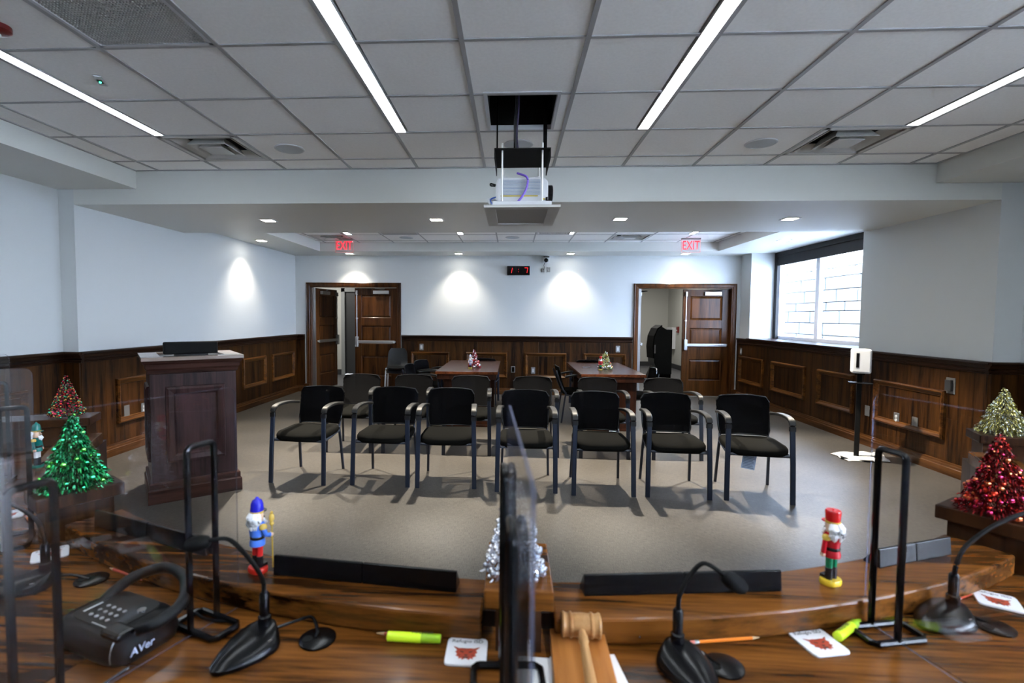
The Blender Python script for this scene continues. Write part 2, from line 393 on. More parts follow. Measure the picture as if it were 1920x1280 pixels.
# ------------------------------------------------------------------ linear lights, downlights
def strip(x0, x1, y0, y1, z, label, grp):
    t = thing('linear_light', label, 'ceiling light', ((x0+x1)/2, y1, z), 0, grp); w = (x1-x0)/2; l = y0-y1
    MB().box(-w, -w+.006, l, 0, -.003, .03).box(w-.006, w, l, 0, -.003, .03).box(-w, w, l, l+.004, -.003, .03).box(-w, w, -.004, 0, -.003, .03).build('housing', M['white'], t)
    MB().box(-w, w, l, 0, .03, .034).build('housing_back', M['white'], t)
    MB().box(-w+.006, w-.006, l+.004, -.004, .001, .02).build('diffuser', M['strip'], t)
G = 'long linear lights set in the front ceiling'
strip(*LIGHTX[0], YL0, YL1, ZC, 'outermost left linear light, running to the left ceiling vent', G)
strip(*LIGHTX[1], YL0, YL1, ZC, 'inner linear light left of the projector hatch', G)
strip(*LIGHTX[2], YL0, YL1, ZC, 'inner linear light right of the projector hatch', G)
strip(*LIGHTX[3], YL0, YL1, ZC, 'outermost right linear light, running to the right ceiling vent', G)
G = 'linear lights in the recessed rear ceiling'
for k, (l, lab) in enumerate(zip(L2, ('far left', 'inner left', 'inner right', 'far right'))):
    strip(*l, 6.95, 8.05, ZC2, lab + ' short linear light end glimpsed in the recessed rear ceiling', G)

def downlight(x, y, z, label, grp, e, aim=(0, 0, -1), size=78, blend=.35):
    t = thing('downlight', label, 'downlight', (x, y, z), 0, grp)
    b = MB(); 
    for s_ in ((-.075, .075, -.075, -.06), (-.075, .075, .06, .075), (-.075, -.06, -.06, .06), (.06, .075, -.06, .06)): b.box(*s_, -.006, 0)
    b.build('trim_ring', M['white'], t)
    MB().box(-.06, .06, -.06, .06, -.004, -.001).build('lens', M['lens'], t)
    d = bpy.data.lights.new('downlight_lamp', 'SPOT'); d.energy = e; d.spot_size = R(size); d.spot_blend = blend; d.color = DOWN_COL; d.shadow_soft_size = .03
    o = bpy.data.objects.new('downlight_lamp', d); COL.objects.link(o); o.parent = t; o.location = (0, 0, -.02)
    o.rotation_euler = Vector(aim).to_track_quat('-Z', 'Y').to_euler()
G = 'square downlights under the beam'
for x, y, lab in ((-2.66, 5.44, 'leftmost'), (-.816, 5.43, 'second from left'), (1.12, 5.43, 'second from right'), (2.855, 5.45, 'rightmost')):
    downlight(x, y, ZS, lab + ' square downlight under the ceiling beam', G, SPOT_E, (0, -.12, -1), 86, .5)
G = 'downlights washing the walls'
for x, y, lab, aim in ((-2.984, 9.2, 'wall-washing downlight above the left doorway', (0, .16, -1)), (-.975, 9.2, 'wall-washing downlight left of the red clock', (0, .16, -1)),
                  (1.034, 9.2, 'wall-washing downlight right of the clock and camera', (0, .16, -1)), (3.05, 9.2, 'wall-washing downlight above the right doorway', (0, .16, -1)),
                  (-3.83, 7.6, 'downlight in the soffit beside the left wall', (-.16, 0, -1)), (3.92, 7.63, 'downlight in the soffit beside the window', (.05, 0, -1))):
    downlight(x, y, ZS2, lab, G, WASH_E, aim, 92, .9)

# ------------------------------------------------------------------ ceiling fittings
def diffuser(x, y, z, w, label):
    t = thing('ceiling_vent', label, 'air vent', (x, y, z), 0, 'square ceiling air vents'); h = w/2
    b = MB(); b.box(-h, h, -h, -h+.03, -.006, .01).box(-h, h, h-.03, h, -.006, .01).box(-h, -h+.03, -h, h, -.006, .01).box(h-.03, h, -h, h, -.006, .01)
    b.build('vent_frame', M['diff'], t)
    MB().box(-h+.03, h-.03, -h+.03, h-.03, .09, .1).build('duct', M['blackmatte'], t)
    for k, (r0, r1, z0) in enumerate(((h-.03, h-.10, .0), (h-.12, h-.185, -.012))):
        MB().rings([[(-a, -a, zz), (a, -a, zz), (a, a, zz), (-a, a, zz)] for a, zz in ((r1, .05), (r0-.02, z0), (r0-.025, z0-.003), (r1-.005, .046))], False, False).build('louvre', M['diff'], t)
    a = h-.20
    MB().rings([[(-q, -q, zz), (q, -q, zz), (q, q, zz), (-q, q, zz)] for q, zz in ((a*.6, .03), (a, -.016), (a*.95, -.02))], True, True).build('centre_plate', M['diff'], t)
cx = lambda i: GX + (i+.5)*T_
cyy = lambda j: GY + (j+.5)*T_
diffuser(cx(-4), cyy(-1), ZC, .59, 'square air vent in front ceiling at end of left linear light')
diffuser(cx(4), cyy(-1), ZC, .59, 'square air vent in front ceiling at end of right linear light')
diffuser((xc2[1]+xc2[2])/2, 8.355, ZC2, .59, 'square air vent in the rear ceiling above the left exit sign')
diffuser((xc2[9]+xc2[10])/2, 8.355, ZC2, .59, 'square air vent in the rear ceiling beside the right exit sign')
def speaker(x, y, z, label, r=.115):
    t = thing('ceiling_speaker', label, 'speaker', (x, y, z), 0, 'round ceiling speakers')
    MB().lathe([(r, .01), (r, -.004), (r-.006, -.008), (r-.012, -.008), (r-.012, .0)], 32).build('speaker_ring', M['white'], t, True)
    MB().lathe([(r-.012, 0), (r-.012, -.006), (r*.5, -.009), (.01, -.010)], 32).build('speaker_grille', M['speaker'], t, True)
speaker(-1.803, 4.06, ZC, 'round speaker in the front ceiling right of the left vent')
speaker(.036, 4.02, ZC, 'round speaker in the front ceiling behind the projector rods')
speaker(1.886, 4.055, ZC, 'round speaker in the front ceiling left of the right vent')
speaker(-1.75, 8.34, ZC2, 'left round speaker in the recessed rear ceiling')
speaker(-.005, 8.35, ZC2, 'middle round speaker in the recessed rear ceiling')
speaker(1.79, 8.36, ZC2, 'right round speaker in the recessed rear ceiling')
def grille(x, y, z, w, label, n):
    t = thing('return_grille', label, 'air vent', (x, y, z), 0, 'egg-crate return grilles'); h = w/2
    b = MB(); b.box(-h, h, -h, -h+.02, -.004, .01).box(-h, h, h-.02, h, -.004, .01).box(-h, -h+.02, -h, h, -.004, .01).box(h-.02, h, -h, h, -.004, .01)
    b.build('grille_frame', M['white'], t)
    b = MB(); q = w-.04
    for k in range(1, n):
        p = -h+.02+q*k/n; b.box(p-.0035, p+.0035, -h+.02, h-.02, 0, .008).box(-h+.02, h-.02, p-.0035, p+.0035, 0, .008)
    tag(b.build('grille_core', M['diff'], t), kind='stuff')
    MB().box(-h, h, -h, h, .04, .05).build('duct', M['darkgrey'], t)
grille(cx(-3), cyy(-4), ZC, .59, 'metal egg-crate return grille at the upper left of the ceiling', 36)
grille((xc2[3]+xc2[4])/2, 7.745, ZC2, .59, 'return grille at left in the recessed rear ceiling', 20)
grille((xc2[7]+xc2[8])/2, 7.745, ZC2, .59, 'return grille at right in the recessed rear ceiling', 20)
t = thing('ceiling_sensor', 'small white ceiling sensor with a green light near left linear light', 'sensor', (-2.369, 2.847, ZC), R(25))
MB().box(-.022, .022, -.065, .065, -.008, 0).build('sensor_plate', M['white'], t, bev=.003)
MB().box(-.012, .012, -.022, .022, -.012, -.008).build('sensor_window', M['darkgrey'], t)
MB().lathe([(.006, -.008), (.006, -.016), (.002, -.018)], 10).build('green_light', M['greenled'], t)
t = thing('fire_alarm_strobe', 'dark red round fire alarm on the ceiling at the left edge', 'fire alarm', (-2.41, 2.30, ZC))
MB().lathe([(.055, 0), (.055, -.022), (.04, -.034), (.02, -.038)], 24).build('alarm_body', M['redcover'], t, True)
MB().lathe([(.016, -.036), (.014, -.048), (.004, -.052)], 16).build('strobe_lens', M['white'], t, True)

# exit signs
def exit_sign(x, y, label):
    t = thing('exit_sign', label, 'exit sign', (x, y, ZC2), 0, 'red exit signs')
    MB().box(-.15, .15, -.03, .03, -.022, 0).build('canopy', M['plate'], t, bev=.003)
    MB().box(-.15, .15, -.003, .003, -.225, -.022).build('sign_panel', M['clear'], t)
    b = MB(); b.box(-.152, -.149, -.004, .004, -.226, -.022).box(.149, .152, -.004, .004, -.226, -.022).box(-.152, .152, -.004, .004, -.229, -.225)
    b.build('panel_edge', mat('pink_edge', (.8, .3, .3), .3, emit=(1, .25, .25), es=.1), t)
    text('lettering', 'EXIT', .205, M['red'], t, (0, -.005, -.122), (pi/2, 0, 0), .001, sx=.66)
exit_sign(-2.83, 8.45, 'red EXIT sign hanging in front of the left doorway')
exit_sign(2.88, 8.45, 'red EXIT sign hanging in front of the right doorway')

# ------------------------------------------------------------------ wainscot, rails, baseboards
def boards(wall, axis, a0, a1, c, sgn, z0=.0, z1=1.05, w=.292):
    """vertical boards on a wall; axis = running axis, c = wall plane, sgn = side the boards stand on"""
    n = max(1, round((a1-a0)/w)); w = (a1-a0)/n; me = None
    for k in range(n):
        p0, th = a0 + k*w, .022 + rnd.uniform(0, .0016)
        if me is None:
            b = MB()
            if axis == 'X': b.box(.0008, w-.0008, min(0, sgn*th), max(0, sgn*th), z0, z1)
            else: b.box(min(0, sgn*th), max(0, sgn*th), .0008, w-.0008, z0, z1)
            o = b.build('wainscot_board', M['wains'], wall); me = o.data
        else:
            o = bpy.data.objects.new('wainscot_board', me); COL.objects.link(o); o.parent = wall
        o.location = (p0, c, 0) if axis == 'X' else (c, p0, 0)
        if me and k: o.scale = (1, 1 + rnd.uniform(-.04, .04), 1) if axis == 'X' else (1 + rnd.uniform(-.04, .04), 1, 1)
def prof_run(name, wall, axis, a0, a1, c, sgn, prof, m):
    poly = [(sgn*d, z) for d, z in prof]
    if axis == 'X': rr = [[(a, c+d, z) for d, z in poly] for a in (a0, a1)]
    else: rr = [[(c+d, a, z) for d, z in poly] for a in (a0, a1)]
    return MB().rings(rr).build(name, m, wall)
RAIL = [(0, ZR), (.055, ZR), (.060, ZR-.012), (.060, ZR-.022), (.048, ZR-.032), (.040, ZR-.055), (.030, ZR-.062), (.030, ZR-.078), (.040, ZR-.086), (.038, ZR-.100), (.024, ZR-.106), (0, ZR-.106)]
BASE = [(0, .115), (.026, .115), (.030, .100), (.036, .096), (.038, .078), (.046, .072), (.048, 0), (0, 0)]
def moulding(wall, axis, a0, a1, c, sgn, z0=.31, z1=.785, w=.062):
    """raised frame: four mitred sticks"""
    def q(a, z, d): return (a, c+sgn*d, z) if axis == 'X' else (c+sgn*d, a, z)
    secs = [(0, .022), (.002, .046), (.012, .058), (.022, .058), (.046, .036), (w-.004, .033), (w, .022)]
    b = MB(); rs = []
    for k, d in secs: rs.append([q(a0+k, z0+k, d), q(a1-k, z0+k, d), q(a1-k, z1-k, d), q(a0+k, z1-k, d)])
    b.rings(rs, False, False)
    b.build('panel_moulding', M['mouldx'] if axis == 'X' else M['mouldy'], wall)
dx = .085    # door casing width
segs_b = [(XL, D[0][0]-.12), (D[0][1]+.10, D[1][0]-.10), (D[1][1]+.12, XR)]
for a0, a1 in segs_b:
    boards(wb, 'X', a0, a1, YB, -1); prof_run('chair_rail', wb, 'X', a0, a1, YB, -1, RAIL, M['darkx']); prof_run('baseboard', wb, 'X', a0, a1, YB-.022, -1, BASE, M['woodx'])
for a0, a1 in ((-1.912, -1.182), (-.862, -.081), (.246, 1.019), (1.339, 2.111)): moulding(wb, 'X', a0, a1, YB, -1)
boards(wl, 'Y', YBEAM, YB, XL, 1); prof_run('chair_rail', wl, 'Y', YBEAM-.03, YB, XL, 1, RAIL, M['darky']); prof_run('baseboard', wl, 'Y', YBEAM-.03, YB, XL+.022, 1, BASE, M['woody'])
for a0, a1 in ((8.49, 9.35), (7.53, 8.26), (6.30, 7.15), (5.04, 5.95)): moulding(wl, 'Y', a0, a1, XL, 1)
boards(wlf, 'Y', .8, YBEAM, XLF, 1); prof_run('chair_rail', wlf, 'Y', .8, YBEAM, XLF, 1, RAIL, M['darky']); prof_run('baseboard', wlf, 'Y', .8, YBEAM, XLF+.022, 1, BASE, M['woody'])
for a0, a1 in ((3.30, 4.22), (2.1, 3.0)): moulding(wlf, 'Y', a0, a1, XLF, 1)
boards(wl, 'X', XLF, XL+.02, YBEAM, -1); prof_run('chair_rail', wl, 'X', XLF, XL+.055, YBEAM, -1, RAIL, M['darkx']); prof_run('baseboard', wl, 'X', XLF, XL+.06, YBEAM-.022, -1, BASE, M['woodx'])
boards(wr, 'Y', YBEAM, YB, XR, -1); prof_run('chair_rail', wr, 'Y', YBEAM-.03, YB, XR, -1, RAIL, M['darky']); prof_run('baseboard', wr, 'Y', YBEAM-.03, YB, XR-.022, -1, BASE, M['woody'])
for a0, a1 in ((8.56, 9.44), (7.36, 8.29), (6.34, 7.07), (5.04, 5.99)): moulding(wr, 'Y', a0, a1, XR, -1)
boards(wrf, 'Y', .8, YBEAM, XRF, -1); prof_run('chair_rail', wrf, 'Y', .8, YBEAM, XRF, -1, RAIL, M['darky'])
boards(wr, 'X', XR-.02, XRF, YBEAM, -1, w=.25); prof_run('chair_rail', wr, 'X', XR-.055, XRF, YBEAM, -1, RAIL, M['darkx']); prof_run('baseboard', wr, 'X', XR-.06, XRF, YBEAM-.022, -1, BASE, M['woodx'])

# ------------------------------------------------------------------ window, shade, stone wall outside
win = tag(bpy.data.objects.new('window_1', None), kind='structure'); COL.objects.link(win)
MB().box(XR-.06, XW+.02, YW0, YW1, 1.07, 1.11).build('window_sill', M['darky'], win, bev=.006)
zt, zb, fw = 2.595, 1.11, .05
b = MB().box(XW, XW+.06, YW0, YW0+fw, zb, zt).box(XW, XW+.06, YW1-fw, YW1, zb, zt).box(XW, XW+.06, YW0, YW1, zb, zb+fw).box(XW, XW+.06, YW0, YW1, zt-fw, zt)
b.build('window_frame', mat('white_frame', (.72, .76, .86), .35), win)
YM = 7.98
MB().box(XW, XW+.06, YM-.045, YM+.045, zb+fw, zt-fw).build('mullion', bpy.data.materials['white_frame'], win)
for y0, y1 in ((YW0+fw, YM-.045), (YM+.045, YW1-fw)):
    MB().box(XW+.02, XW+.026, y0, y1, zb+fw, zt-fw).build('pane', M['tinted'], win)
MB().box(XW-.05, XW, YW1-.09, YW1, zb, zt).build('shade_channel', M['shade'], win)
t = thing('roller_shade', 'black roller shade pulled partly down over the window', 'window shade', (XW-.035, (YW0+YW1)/2, 2.38))
hl = (YW1-YW0)/2
MB().box(-.003, .003, -hl+.01, hl-.09, 0, .20).build('shade_cloth', M['shade'], t)
MB().box(-.03, .022, -hl+.01, hl-.09, .14, .212).build('cassette', M['shade'], t)
MB().box(-.012, .012, -hl+.01, hl-.09, -.012, .01).build('hem_bar', M['shade'], t)
w2 = tag(bpy.data.objects.new('window_2', None), kind='structure'); COL.objects.link(w2)
MB().box(XRF+.10, XRF+.16, W20, W20+.05, 1.07, 2.5).box(XRF+.10, XRF+.16, W21-.05, W21, 1.07, 2.5).box(XRF+.10, XRF+.16, W20, W21, 1.07, 1.12).box(XRF+.10, XRF+.16, W20, W21, 2.45, 2.5).box(XRF+.10, XRF+.16, -.7, -.6, 1.12, 2.45).build('window_frame', bpy.data.materials['white_frame'], w2)
MB().box(XRF+.12, XRF+.126, W20+.05, W21-.05, 1.12, 2.45).build('pane', M['glass'], w2)
sw = thing('stone_wall', 'pale limestone wall of another wing outside the window', 'stone wall', (7.2, 0, -.4))
MB().box(.06, .3, 9.4, 17.6, 0, 4.2).build('mortar_bed', M['mortar'], sw)
z = 0
while z < 3.6:
    h = rnd.choice((.20, .28, .28, .40)); y = 9.4 + rnd.uniform(-.4, 0)
    while y < 17:
        w = rnd.uniform(.5, 1.25); MB().box(rnd.uniform(-.03, -.02), .1, y+.035, y+w-.035, z+.009, z+h-.009).build('stone_block', M['stone'], sw); y += w
    z += h
S('ground', MB().box(4.9, 40, -20, 40, -.6, -.4), mat('paving', (.5, .5, .48), .9))

# ------------------------------------------------------------------ double doors
def door_leaf(par, w, flip):
    """leaf hangs on the corridor side: local x from hinge (0) to free edge (w), y = thickness"""
    t = tag(bpy.data.objects.new('door_leaf', None)); COL.objects.link(t); t.parent = par
    st, th = .125, .045; H_ = ZD - .012
    zs = [(.0, .30), (.69, .92), (1.27, 1.42), (1.86, H_)]
    b = MB().box(0, st, 0, th, .008, H_).box(w-st, w, 0, th, .008, H_)
    for z0, z1 in zs: b.box(st, w-st, 0, th, max(z0, .008), z1)
    b.build('stiles_and_rails', M['door'], t, bev=.002)
    for k, (z0, z1) in enumerate(((.30, .69), (.92, 1.27), (1.42, 1.86))):
        pb = MB(); pb.rings([[(st+a, dd, z0+a), (w-st-a, dd, z0+a), (w-st-a, dd, z1-a), (st+a, dd, z1-a)] for a, dd in ((0, .012), (.012, .020), (.04, .009), (.045, .009))], False, True)
        pb.box(st, w-st, .022, .03, z0, z1); pb.build('door_panel', M['door'], t)
    x = w - .045
    b = MB().box(.05, w-.03, -.055, -.020, .93, .985); b.box(x-.03, x+.03, -.06, 0, .86, 1.06); b.box(.03, .07, -.03, 0, .94, .975)
    b.build('push_bar', M['steel'], t, bev=.008)
    MB().tube([(x, -.025, 1.06), (x, -.025, 1.9)], .009).box(x-.014, x+.014, -.05, 0, 1.86, 1.94).box(x-.016, x+.016, -.035, 0, 1.40, 1.42).build('vertical_rod', M['steel'], t)
    MB().box(.16, .46, -.055, 0, 1.875, 1.94).build('door_closer', M['steel'], t, bev=.005)
    MB().tube([(.34, -.03, 1.945), (.2, -.16, 1.965), (.42, -.05, 1.975)], .009).build('closer_arm', M['darkgrey'], t)
    return t
def doorway(n, x0, x1, openang, label):
    d = tag(bpy.data.objects.new('door_%d' % n, None), kind='structure'); COL.objects.link(d); d['label'] = label
    # casing, mitred with two steps
    for name, dd, k0, k1 in (('casing', .028, 0, .085),):
        b = MB()
        rs = []
        for k, dep in ((.0, 0), (.0, .030), (.012, .036), (.022, .030), (.060, .026), (.066, .018), (.085, .016), (.085, -.14)):
            a = .085 - k
            rs.append([(x0-a, YB-dep, 0), (x0-a, YB-dep, ZD+a), (x1+a, YB-dep, ZD+a), (x1+a, YB-dep, 0)])
        b.rings(rs, False, False, closed=False); b.build('door_casing', M['door'], d)
    MB().box(x0-.13, x0-.03, YB-.05, YB, 0, .15).box(x1+.03, x1+.13, YB-.05, YB, 0, .15).build('plinth_block', M['door'], d)
    w = (x1-x0)/2 - .004
    r = door_leaf(d, w, 1)     # right leaf closed: hinge at x1
    r.matrix_local = Matrix.Translation((x1-.002, YB+.075, 0)) @ Matrix.Scale(-1, 4, (1, 0, 0))
    l = door_leaf(d, w, 1)
    l.matrix_local = Matrix.Translation((x0+.065, YB+.085, 0)) @ Matrix.Rotation(openang, 4, 'Z')
    MB().box(x0, x0+.065, YB+.06, YB+.10, .0, ZD-.01).build('hinge_strip', M['steel'], d)
    MB().box(x0-.02, x1+.02, YB-.02, YB+.16, 0, .008).build('threshold', M['plate'], d)
    return d
doorway(1, *D[0], R(81), 'left double doorway with its left leaf swung out')
doorway(2, *D[1], R(89), 'right double doorway with its left leaf swung out')

# ------------------------------------------------------------------ corridor behind the doors
S('floor_corridor', MB().box(-7, 7, YB+.02, 16.2, -.1, -.001), M['corrfloor'])
S('wall_corridor_left', MB().box(-7, -4.14, 12.3, 12.5, 0, 2.7).box(-4.14, -3.0, 12.3, 12.5, 2.08, 2.7).box(-3.0, 2.3, 12.3, 12.5, 0, 2.7).box(2.2, 2.3, 12.3, 15.7, 0, 2.7).box(-7, -4.4, YB, YB+.14, 0, 2.7).box(4.76, 4.9, YB, YB+.2, 0, 2.7), M['corr'])
S('wall_corridor_right', MB().box(4.7, 4.85, YB+.15, 15.7, 0, 2.7).box(2.2, 4.85, 15.6, 15.7, 0, 2.7).box(-7, -6.9, YB, 12.5, 0, 2.7), M['corr'])
S('ceiling_corridor', MB().box(-7, 7, YB+.14, 16, 2.62, 2.7), M['tile'])
S('baseboard_corridor', MB().box(-6.9, -4.2, 12.27, 12.3, 0, .13).box(4.67, 4.7, YB+.2, 15.6, 0, .13).box(2.3, 4.7, 15.57, 15.6, 0, .13), M['darkgrey'])
d3 = tag(bpy.data.objects.new('door_3', None), kind='structure'); COL.objects.link(d3); d3['label'] = 'dark grey metal door across the corridor'
MB().box(-4.19, -4.10, 12.24, 12.32, 0, 2.13).box(-3.04, -2.95, 12.24, 12.32, 0, 2.13).box(-4.19, -2.95, 12.24, 12.32, 2.04, 2.13).build('door_frame', mat('grey_frame', (.22, .23, .23), .5), d3)
MB().box(-4.10, -3.04, 12.30, 12.35, .02, 2.04).build('door_leaf', M['darkgrey'], d3)
MB().box(-3.18, -3.12, 12.24, 12.3, .95, 1.03).build('door_handle', M['steel'], d3)
for x, y, e in ((-4.6, 10.9, 9), (3.6, 13.2, 9)):  # unseen lamps added to light the corridor
    d = bpy.data.lights.new('corridor_fill_lamp', 'AREA'); d.energy = e; d.size = .9; d.color = (1, .97, .92)
    t = thing('corridor_fill_light', 'added unseen light panel in the corridor beyond the ' + ('left' if x < 0 else 'right') + ' doorway', 'ceiling light', (x, y, 2.62))
    MB().box(-.3, .3, -.3, .3, -.01, 0).build('light_frame', M['white'], t); MB().box(-.28, .28, -.28, .28, -.012, -.009).build('light_lens', mat('corr_lens', (.9, .9, .9), emit=(1, 1, 1), es=.6), t)
    o = bpy.data.objects.new('corridor_fill_lamp', d); COL.objects.link(o); o.parent = t; o.location = (0, 0, -.03)
# kiosk
t = thing('black_kiosk', 'tall black curved-front machine standing in the corridor', 'machine', (3.55, 12.35, 0), R(8)); t.scale = (.72, .72, 1)
prof = [(-.30, .40), (-.33, .75), (-.30, 1.0), (-.2, 1.17), (-.06, 1.25), (.06, 1.20), (.12, 1.18), (.30, 1.18), (.30, .12), (-.12, .12)]
MB().prism(prof, -.25, .25, 'Y').build('cabinet', mat('black_teal', (.010, .014, .018), .4), t, bev=.01)
MB().prism([(-.34, .5), (-.37, .78), (-.33, 1.03), (-.22, 1.21), (-.06, 1.29), (-.05, 1.26), (-.2, 1.17), (-.3, 1.0), (-.33, .75), (-.30, .5)], -.26, .26, 'Y').build('front_shell', M['blackmatte'], t, bev=.005)
MB().prism([(-.42, 0), (-.42, .03), (-.30, .2), (-.18, .45), (-.05, .45), (-.02, .12), (.30, .12), (.30, 0), (.1, 0), (-.1, .06), (-.2, 0)], -.2, .2, 'Y').build('foot', M['black'], t)
MB().box(-.31, -.27, -.275, -.26, .62, .82).build('label_plate', M['white'], t)
t = thing('extinguisher_cabinet', 'white fire extinguisher cabinet on the corridor side wall', 'cabinet', (4.7, 15.08, .56))
MB().box(-.12, 0, -.24, .24, 0, .62).build('cabinet_body', M['white'], t, bev=.005)
MB().box(-.125, -.12, -.12, .12, .06, .56).build('cabinet_window', M['darkgrey'], t)
t = thing('alarm_pull', 'red fire alarm pull on the corridor side wall', 'fire alarm', (4.7, 14.6, 1.04))
MB().box(-.05, 0, -.06, .06, 0, .17).build('pull_body', M['redcover'], t, bev=.005)
MB().box(-.06, -.05, -.03, .03, .05, .08).build('pull_handle', M['white'], t)

# ------------------------------------------------------------------ wall plates, clock, camera
def wplate(pos, face, label, kind):
    """face: rotation so that local -Y looks into the room"""
    cat = {'switch': 'light switch', 'outlet': 'outlet', 'blank': 'wall plate', 'dark': 'wall plate', 'thermo': 'thermostat'}[kind]
    t = thing('light_switch' if kind == 'switch' else 'power_outlet' if kind == 'outlet' else 'thermostat' if kind == 'thermo' else 'wall_plate', label, cat, pos, face, 'small plates on the wainscot')
    w, h = (.038, .06) if kind != 'thermo' else (.05, .075)
    MB().box(-w, w, -.006, 0, -h, h).build('cover_plate', M['plate'] if kind in ('blank', 'dark', 'outlet', 'thermo') else M['plate'], t, bev=.002)
    if kind == 'switch': MB().box(-.017, .017, -.010, -.006, -.033, .033).build('rocker', M['white'], t)
    if kind == 'outlet':
        for z in (-.02, .02): MB().lathe([(.016, 0), (.016, .004)], 16, Matrix.Translation((0, -.006, z)) @ Matrix.Rotation(pi/2, 4, 'X')).build('socket', M['white'], t)
    if kind == 'dark': MB().box(-.025, .025, -.009, -.006, -.045, .045).build('socket_panel', M['black'], t)
    if kind == 'thermo': MB().box(-.036, .03, -.03, -.006, -.05, .055).build('thermostat_body', M['darkgrey'], t, bev=.004)
yb = YB - .024
wplate((-1.71, yb, .876), 0, 'white rocker switch on back wainscot right of left doorway', 'switch')
wplate((1.967, yb, .874), 0, 'white rocker switch on back wainscot left of right doorway', 'switch')
wplate((.404, yb, .456), 0, 'light outlet inside the panel between the two tables', 'switch')
wplate((.028, yb, .471), 0, 'dark plate on back wainscot just right of the left table', 'dark')
wplate((XL+.024, 5.18, .424), pi/2, 'steel blank plate in left wall panel beside lectern', 'blank')
wplate((XL+.024, 5.43, .407), pi/2, 'duplex outlet in the left wall panel beside the lectern', 'outlet')
wplate((XR-.024, 9.40, .865), -pi/2, 'white switch high on right wainscot by the rear corner', 'switch')
wplate((XR-.024, 6.10, .396), -pi/2, 'steel blank plate on right wall left of near panel', 'blank')
wplate((XR-.024, 5.65, .399), -pi/2, 'duplex outlet inside the nearest right wall panel', 'outlet')
wplate((XR-.024, 5.40, .400), -pi/2, 'steel blank plate inside the nearest right wall panel', 'blank')
wplate((XR-.024, 5.00, .840), -pi/2, 'grey thermostat on the right wainscot above the nearest panel', 'thermo')

t = thing('digital_clock', 'black wall clock with red digits on the back wall', 'clock', (.109, YB, 2.317))
MB().box(-.21, .21, -.05, 0, -.085, .085).build('clock_case', M['black'], t, bev=.004)
b = MB(); sh = .18
def seg(x0, z0, x1, z1, w=.009):
    d = Vector((x1-x0, 0, z1-z0)).normalized(); n = Vector((d.z, 0, -d.x))*w/2; p0, p1 = Vector((x0, 0, z0)), Vector((x1, 0, z1))
    q = [p0-n, p0+n, p1+n, p1-n]; b.rings([[(p.x, -.053, p.z) for p in q], [(p.x, -.05, p.z) for p in q]])
seg(-.128, -.045, -.112, .05); seg(.128+.03, -.045, .144+.03, .05); seg(.115, .05, .178, .05)
for z in (-.022, .022): b.box(-.003, .006, -.053, -.05, z-.0045, z+.0045)
b.build('clock_digits', mat('dim_red_led', (.2, .01, .01), .4, emit=(1, .02, .03), es=.2), t)
t = thing('ceiling_camera', 'white conference camera high on the back wall beside clock', 'camera', (.62, YB, 2.45))
MB().box(-.065, .065, -.10, 0, .02, .14).build('camera_body', M['white'], t, bev=.012)
MB().box(-.055, .055, -.103, -.098, .105, .122).build('status_strip', M['black'], t)
MB().lathe([(.038, 0), (.038, .03), (.028, .04), (.01, .042)], 20, Matrix.Translation((-.005, -.10, .05)) @ Matrix.Rotation(pi/2, 4, 'X')).build('camera_lens', M['black'], t, True)
MB().tube(bez([(-.02, -.10, .02), (-.04, -.05, -.03), (-.03, -.02, -.08), (-.045, -.02, -.12)]), .005, 6).build('camera_cable', M['black'], t)
MB().tube(bez([(.0, -.02, .02), (.0, -.02, -.05), (.03, -.02, -.1), (.045, -.02, -.13)]), .004, 6).build('white_cable', M['white'], t)
MB().box(-.085, -.025, -.02, 0, -.16, -.09).build('left_box', M['plate'], t, bev=.003); MB().box(.02, .08, -.015, 0, -.155, -.07).build('right_box', M['plate'], t, bev=.003)

# ------------------------------------------------------------------ projector on its ceiling lift
t = thing('projector_lift', 'lowered ceiling lift plate with rods and black scissor arms', 'projector lift', (.055, 3.45, 2.145))
MB().box(-.235, .235, -.29, .36, 0, .006).build('closure_panel', mat('closure_grey', (.34, .33, .31), .5), t)
MB().box(-.235, -.165, -.29, .36, -.010, 0).box(.165, .235, -.29, .36, -.010, 0).box(-.165, .165, -.29, -.225, -.010, 0).box(-.165, .165, .295, .36, -.010, 0).build('closure_frame', mat('closure_rim', (.50, .49, .46), .5), t)
MB().box(-.185, .185, -.24, .30, .006, .04).build('tray', M['white'], t, bev=.004)
for x in (-.125, .125): MB().tube([(x, -.22, .02), (x, -.22, .40)], .006).build('threaded_rod', M['steel'], t)
for x in (-.125, .125): MB().tube([(x, .22, .02), (x, .22, .40)], .006).build('threaded_rod', M['steel'], t)
MB().box(-.175, .175, -.25, .15, .355, .362).box(-.175, -.17, -.25, .15, .30, .36).box(.17, .175, -.25, .15, .30, .36).build('top_plate', M['blackmatte'], t)
MB().box(-.055, -.030, -.02, .0, .36, 1.10).box(.14, .165, -.02, .0, .36, 1.10).box(-.17, -.16, -.02, 0, .36, 1.1).build('scissor_arm', M['black'], t)
MB().tube(bez([(-.04, -.06, 1.0), (-.035, -.07, .75), (-.045, -.06, .55), (-.03, -.08, .38)]), .011, 8).build('cable_bundle', M['darkgrey'], t)
MB().tube(bez([(-.025, -.07, 1.0), (-.025, -.08, .7), (-.035, -.07, .5), (-.025, -.09, .38)]), .006, 8).build('purple_cable', mat('purple', (.025, .015, .06), .4), t)  # darker copy of the cable purple, hatch shade put into the colour
t = thing('projector', 'white video projector hanging from the ceiling lift', 'projector', (.055, 3.45, 2.187))
b = MB(); b.rings([[(x, y, z) for x, z in ((-.165, .02), (-.165, .115), (-.15, .155), (.14, .155), (.165, .13), (.165, .02), (.15, .0), (-.15, .0))] for y in (-.19, .24)])
